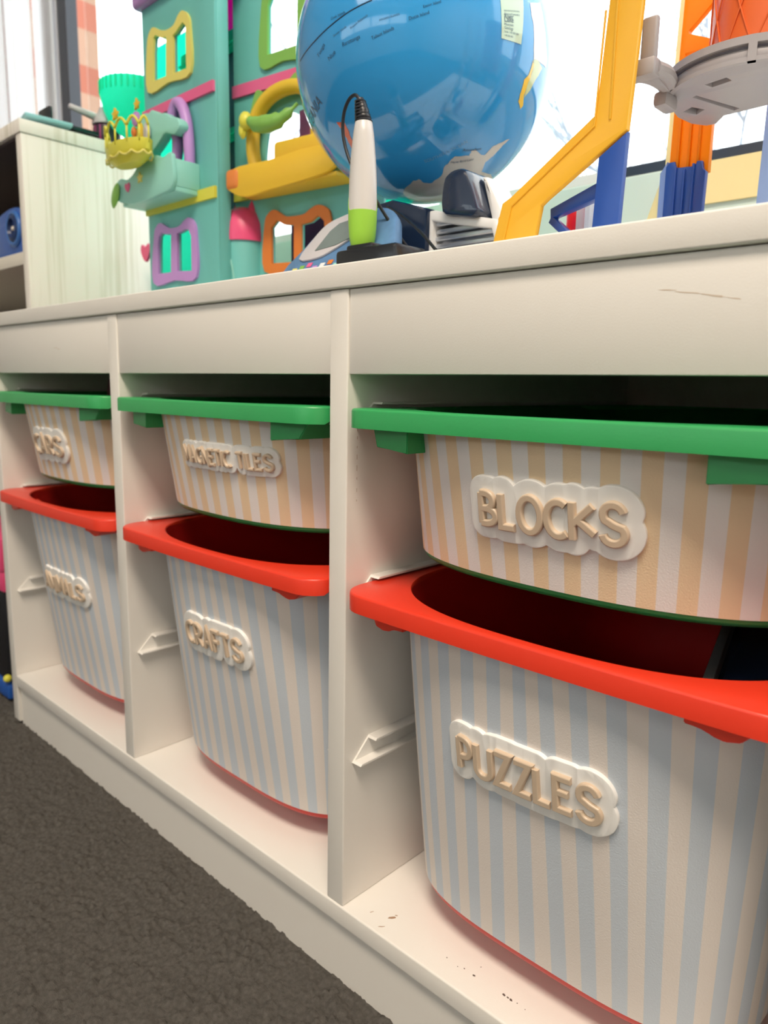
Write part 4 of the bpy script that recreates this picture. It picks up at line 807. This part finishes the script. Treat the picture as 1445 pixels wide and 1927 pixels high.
# rear column
def TC(y): return XZ((.75, y, TZ))
b = plate([(.0186, .0900), (.0192, .1427), (.0210, .2350), (.0235, .235), (.0500, .235), (.0498, .1318), (.0498, .0880), (.040, .0870), (.030, .0880), (.026, .0950)], [[(.0245, .150), (.0245, .178), (.036, .178)], [(.026, .192), (.043, .184), (.043, .209), (.026, .194)]], .006, TC(.262), .0006); tf(b, 'rear_column', M_['to'], 'orange ribbed rear column')
b = bmesh.new()
for x in (.776, .7845, .792): box(b, x-.0009, x+.0009, .253, .2565, TZ+.088, TZ+.145, .0004)
tf(b, 'column_rib', M_['to'], 'orange column ribs')
b = plate([(.0180, .0003), (.0178, .0955), (.0205, .0985), (.0245, .0985), (.0268, .0935), (.0340, .0930), (.0405, .0925), (.0425, .0960), (.0460, .0955), (.0470, .0900), (.0495, .0875), (.0478, .0003)], (), .006, TC(.258), .0006); tf(b, 'blue_column_foot', M_['tb'], 'royal blue ribbed column foot')
b = bmesh.new()
for x, z in ((.7765, .094), (.7835, .091), (.7905, .094)): box(b, x-.0008, x+.0008, .2495, .253, TZ+.0005, TZ+z, .0004)
tf(b, 'foot_rib', M_['tb'], 'blue ribs')
b = plate([(.0125, .0003), (.0125, .092), (.0178, .1), (.0178, .0003)], (), .012, TC(.266), .0006); tf(b, 'foot_side', mat('light_blue_plastic', (.28, .42, .75), .3, trans=(.4, (.5, .65, 1))), 'light blue side of the foot')
b = plate([(-.0085, .0003), (.0000, .059), (.0125, .097), (.0150, .235), (.0208, .235), (.0180, .098), (.0095, .059), (.0030, .0003)], (), .006, TC(.268), .0006); tf(b, 'rear_leg', M_['tp'], 'yellow rear leg paled as if blown out by the window')
b = bmesh.new(); lathe(b, [(.0002, 0), (.0068, .001), (.0072, .012), (.0065, .018), (.0072, .022), (.0072, .036), (.004, .041), (0, .042)], (.7535, .142, TZ+.0105), 24); box(b, .748, .759, .137, .147, TZ+.0003, TZ+.012, .001); tf(b, 'red_peg', M_['tr'], 'signal red peg')
b = bmesh.new(); box(b, .7575, .7610, .133, .14, TZ+.0003, TZ+.054, .001); box(b, .7640, .7680, .133, .14, TZ+.0003, TZ+.052, .001); tf(b, 'clear_strip', M_['clearp'], 'frosted clear strip')
b = plate([(.0885, .0003), (.0905, .150), (.105, .150), (.103, .0003)], (), .012, TC(.262), .0006); tf(b, 'far_post', mat('pale_blue_plastic', (.45, .60, .88), .3, trans=(.4, (.7, .8, 1))), 'pale blue post at the frame edge')
# ------------------------------------------------------------------ wood grain shelf unit at the left
def woodm():
    m = mat('pale_woodgrain', (.8, .78, .68), .5); nt = m.node_tree; b = nt.nodes['Principled BSDF']; tc = nt.nodes.new('ShaderNodeTexCoord'); mp = nt.nodes.new('ShaderNodeMapping'); mp.inputs['Scale'].default_value = (160, 160, 4)
    n = nt.nodes.new('ShaderNodeTexNoise'); n.inputs['Scale'].default_value = 1; n.inputs['Detail'].default_value = 6; mp2 = nt.nodes.new('ShaderNodeMapping'); mp2.inputs['Scale'].default_value = (18, 18, 3); n2 = nt.nodes.new('ShaderNodeTexNoise'); n2.inputs['Detail'].default_value = 3; n2.inputs['Scale'].default_value = 1
    ad = nt.nodes.new('ShaderNodeMath'); ad.operation = 'ADD'; cr = nt.nodes.new('ShaderNodeValToRGB'); cr.color_ramp.elements[0].position = .75; cr.color_ramp.elements[0].color = (.66, .62, .52, 1); cr.color_ramp.elements[1].position = 1.15; cr.color_ramp.elements[1].color = (.85, .81, .75, 1)
    nt.links.new(tc.outputs['Object'], mp.inputs[0]); nt.links.new(mp.outputs[0], n.inputs[0]); nt.links.new(tc.outputs['Object'], mp2.inputs[0]); nt.links.new(mp2.outputs[0], n2.inputs[0])
    nt.links.new(n.outputs['Fac'], ad.inputs[0]); nt.links.new(n2.outputs['Fac'], ad.inputs[1]); nt.links.new(ad.outputs[0], cr.inputs[0]); nt.links.new(cr.outputs[0], b.inputs['Base Color']); return m
M_['wood'] = woodm(); M_['dkinner'] = mat('dark_brown_inner', (.055, .035, .035), .7); M_['edge'] = mat('cream_edge_band', (.70, .66, .58), .5)
U = thing('shelf_unit', 'pale woodgrain open shelf unit with dark interior standing left of the low cabinet', 'shelf unit', (-.5, .1, 0))
uf = lambda bm, n, m, lb=None: finish(bm, n, m, U, lb, autos=.6, rel=(-.5, .1, 0))
X0, X1, Y0_, Y1_, HT = -.95, -.10, .0965, .455, .8285
for a, b_ in ((X1-.018, X1), (X0, X0+.018)):
    bm = bmesh.new(); box(bm, a, b_, Y0_, Y1_, 0, HT-.0184, .001); uf(bm, 'side_panel', M_['wood'])
bm = bmesh.new(); box(bm, X0-.002, X1+.002, Y0_-.002, Y1_, HT-.018, HT, .0012); uf(bm, 'top_board', M_['wood'])
for z in (.04, .345, .634): bm = bmesh.new(); box(bm, X0+.0184, X1-.0184, Y0_+.001, Y1_-.01, z, z+.018, .001); uf(bm, 'shelf', M_['edge'])
bm = bmesh.new(); box(bm, X0+.0184, X1-.0184, Y1_-.008, Y1_-.002, .0, HT-.0184); uf(bm, 'back_panel', M_['dkinner'])
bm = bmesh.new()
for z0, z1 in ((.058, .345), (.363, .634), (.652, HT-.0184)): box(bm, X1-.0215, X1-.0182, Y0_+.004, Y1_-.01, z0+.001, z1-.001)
box(bm, X0+.02, X1-.022, Y0_+.004, Y1_-.01, HT-.0216, HT-.0186); uf(bm, 'dark_inner_sheet', M_['dkinner'], 'dark brown sheet on the inner faces')  # thin dark brown sheets over the inner side and top faces
bm = bmesh.new(); box(bm, X0+.03, X1-.035, Y0_+.012, Y1_-.05, HT, HT+.006, .002)
tag(finish(bm, 'brown_mat', mat('brown_felt', (.09, .045, .03), .9)), 'thin dark brown mat lying on the shelf unit top', 'mat')
# blue toy vehicle in the upper compartment
bl = mat('deep_blue_plastic', (.02, .10, .42), .3); V = thing('toy_vehicle', 'deep blue toy vehicle with round wheel arch in the shelf unit top compartment', 'toy vehicle', (-.2, .13, .652))
b = plate(smooth2([(-.09, .004), (-.088, .035), (-.05, .062), (.00, .072), (.035, .070), (.060, .058), (.0745, .050), (.0745, .004), (0, .001)], 4), (), .06, Matrix(((1, 0, 0, 0), (0, 0, -1, .04), (0, 1, 0, .0), (0, 0, 0, 1))), .004); finish(b, 'body', bl, V, autos=.6)
for r0, nm, lb in ((.0235, 'wheel_arch', 'ring'),):
    b = bmesh.new(); tube(b, [(.025+.0225*math.cos(a), -.0215, .040+.0225*math.sin(a)) for a in np.linspace(0, 2*PI, 29)[:-1]], .004, 8, closed=True); finish(b, 'wheel_arch', mat('bright_blue_plastic', (.05, .17, .5), .3), V, 'brighter blue ring', smooth=True)
b = bmesh.new(); lathe(b, [(0, 0), (.019, 0), (.019, .006), (.014, .008), (.012, .003), (0, .003)], (0, 0, 0), 28, Matrix.Translation((.025, -.019, .040)) @ Matrix.Rotation(PI/2, 4, 'X')); finish(b, 'wheel', mat('ink_blue_plastic', (.008, .03, .12), .35), V, 'ink blue wheel', autos=.6)
b = bmesh.new(); lathe(b, [(0, 0), (.004, 0), (.003, .003), (0, .004)], (0, 0, 0), 12, Matrix.Translation((.025, -.022, .040)) @ Matrix.Rotation(PI/2, 4, 'X')); finish(b, 'hub', M_['edge'], V, autos=.6)
# things on the unit
bm = plate([(-.140, .112), (-.104, .106), (-.0995, .172), (-.116, .176), (-.146, .15)], (), .006, Matrix.Translation((0, 0, HT+.0062)), .002)
tag(finish(bm, 'teal_tile', mat('pale_teal_plastic', (.30, .58, .62), .4), autos=.6), 'pale teal toy base tile on the front corner of the shelf unit', 'tile')
Q = thing('toy_gadget', 'dark cylinder gadget with grey cap and jointed arm on the shelf unit top', 'gadget', (-.128, .240, HT+.0001))
b = bmesh.new(); lathe(b, [(.019, 0), (.020, .003), (.020, .027), (.018, .030)], (0, 0, 0), 28); finish(b, 'drum', mat('dark_plum_plastic', (.05, .03, .05), .35), Q, autos=.6)
b = bmesh.new()
for a in (-2.2, -1.5, -1.0): box(b, -.001, .001, -.0006, .0006, .003, .027, 0, 1, Matrix.Translation((.0203*math.cos(a), .0203*math.sin(a), 0)) @ Matrix.Rotation(a+PI/2, 4, 'Z'))
finish(b, 'coloured_stripe', mat('raspberry_stripe', (.4, .05, .2), .4), Q)
b = bmesh.new(); lathe(b, [(.0215, .030), (.022, .034), (.019, .040), (.0135, .047), (.011, .055), (.006, .058), (0, .058)], (0, 0, 0), 28); finish(b, 'grey_cap', M_['grey'], Q, autos=.6)
b = bmesh.new(); tube(b, [(-.004, -.008, .038), (-.002, -.020, .040), (.004, -.060, .043)], [.006, .0055, .004, .0035], 10); finish(b, 'arm', M_['grey'], Q, smooth=True)
b = bmesh.new(); box(b, -.028, .018, -.090, -.022, .0062, .013, .002, 2); box(b, -.028, .010, -.094, -.088, .006, .034, .002, 2); finish(b, 'tray', M_['blackp'], Q, autos=.6)
for i, (x, y, r) in enumerate(((-.122, .305, .010), (-.118, .335, .012))):
    b = bmesh.new(); bmesh.ops.create_uvsphere(b, u_segments=20, v_segments=14, radius=r); bmesh.ops.translate(b, verts=b.verts, vec=(x, y, HT+r+.0002))
    tag(finish(b, 'white_ball', M_['pearl'], smooth=True), ('smaller' if i == 0 else 'larger')+' white glossy bead on the shelf unit top behind the dark gadget', 'bead', 'white beads on the shelf unit')
# stack of tubs on the floor left of the cabinet
K = thing('floor_bin', 'black bin with blue foot and red lid on the carpet at the left edge', 'bin', (-.15, .05, 0))
b = bmesh.new(); box(b, -.10, .088, -.035, .035, .0, .024, .004, 2); finish(b, 'foot', bl, K, 'deep blue foot', autos=.6)
b = bmesh.new(); box(b, -.095, .083, -.030, .032, .024, .165, .004, 2); finish(b, 'bin_body', M_['blackp'], K, autos=.6)
b = bmesh.new(); box(b, -.10, .094, -.034, .036, .165, .20, .004, 2); box(b, -.10, .096, -.036, .038, .196, .245, .004, 2); finish(b, 'lid', M_['pinkhot'], K, 'crimson pink lid', autos=.6)
b = bmesh.new(); bmesh.ops.create_uvsphere(b, u_segments=16, v_segments=10, radius=.006); bmesh.ops.translate(b, verts=b.verts, vec=(.086, -.034, .034)); finish(b, 'knob', M_['yel'], K, 'lime knob', smooth=True)
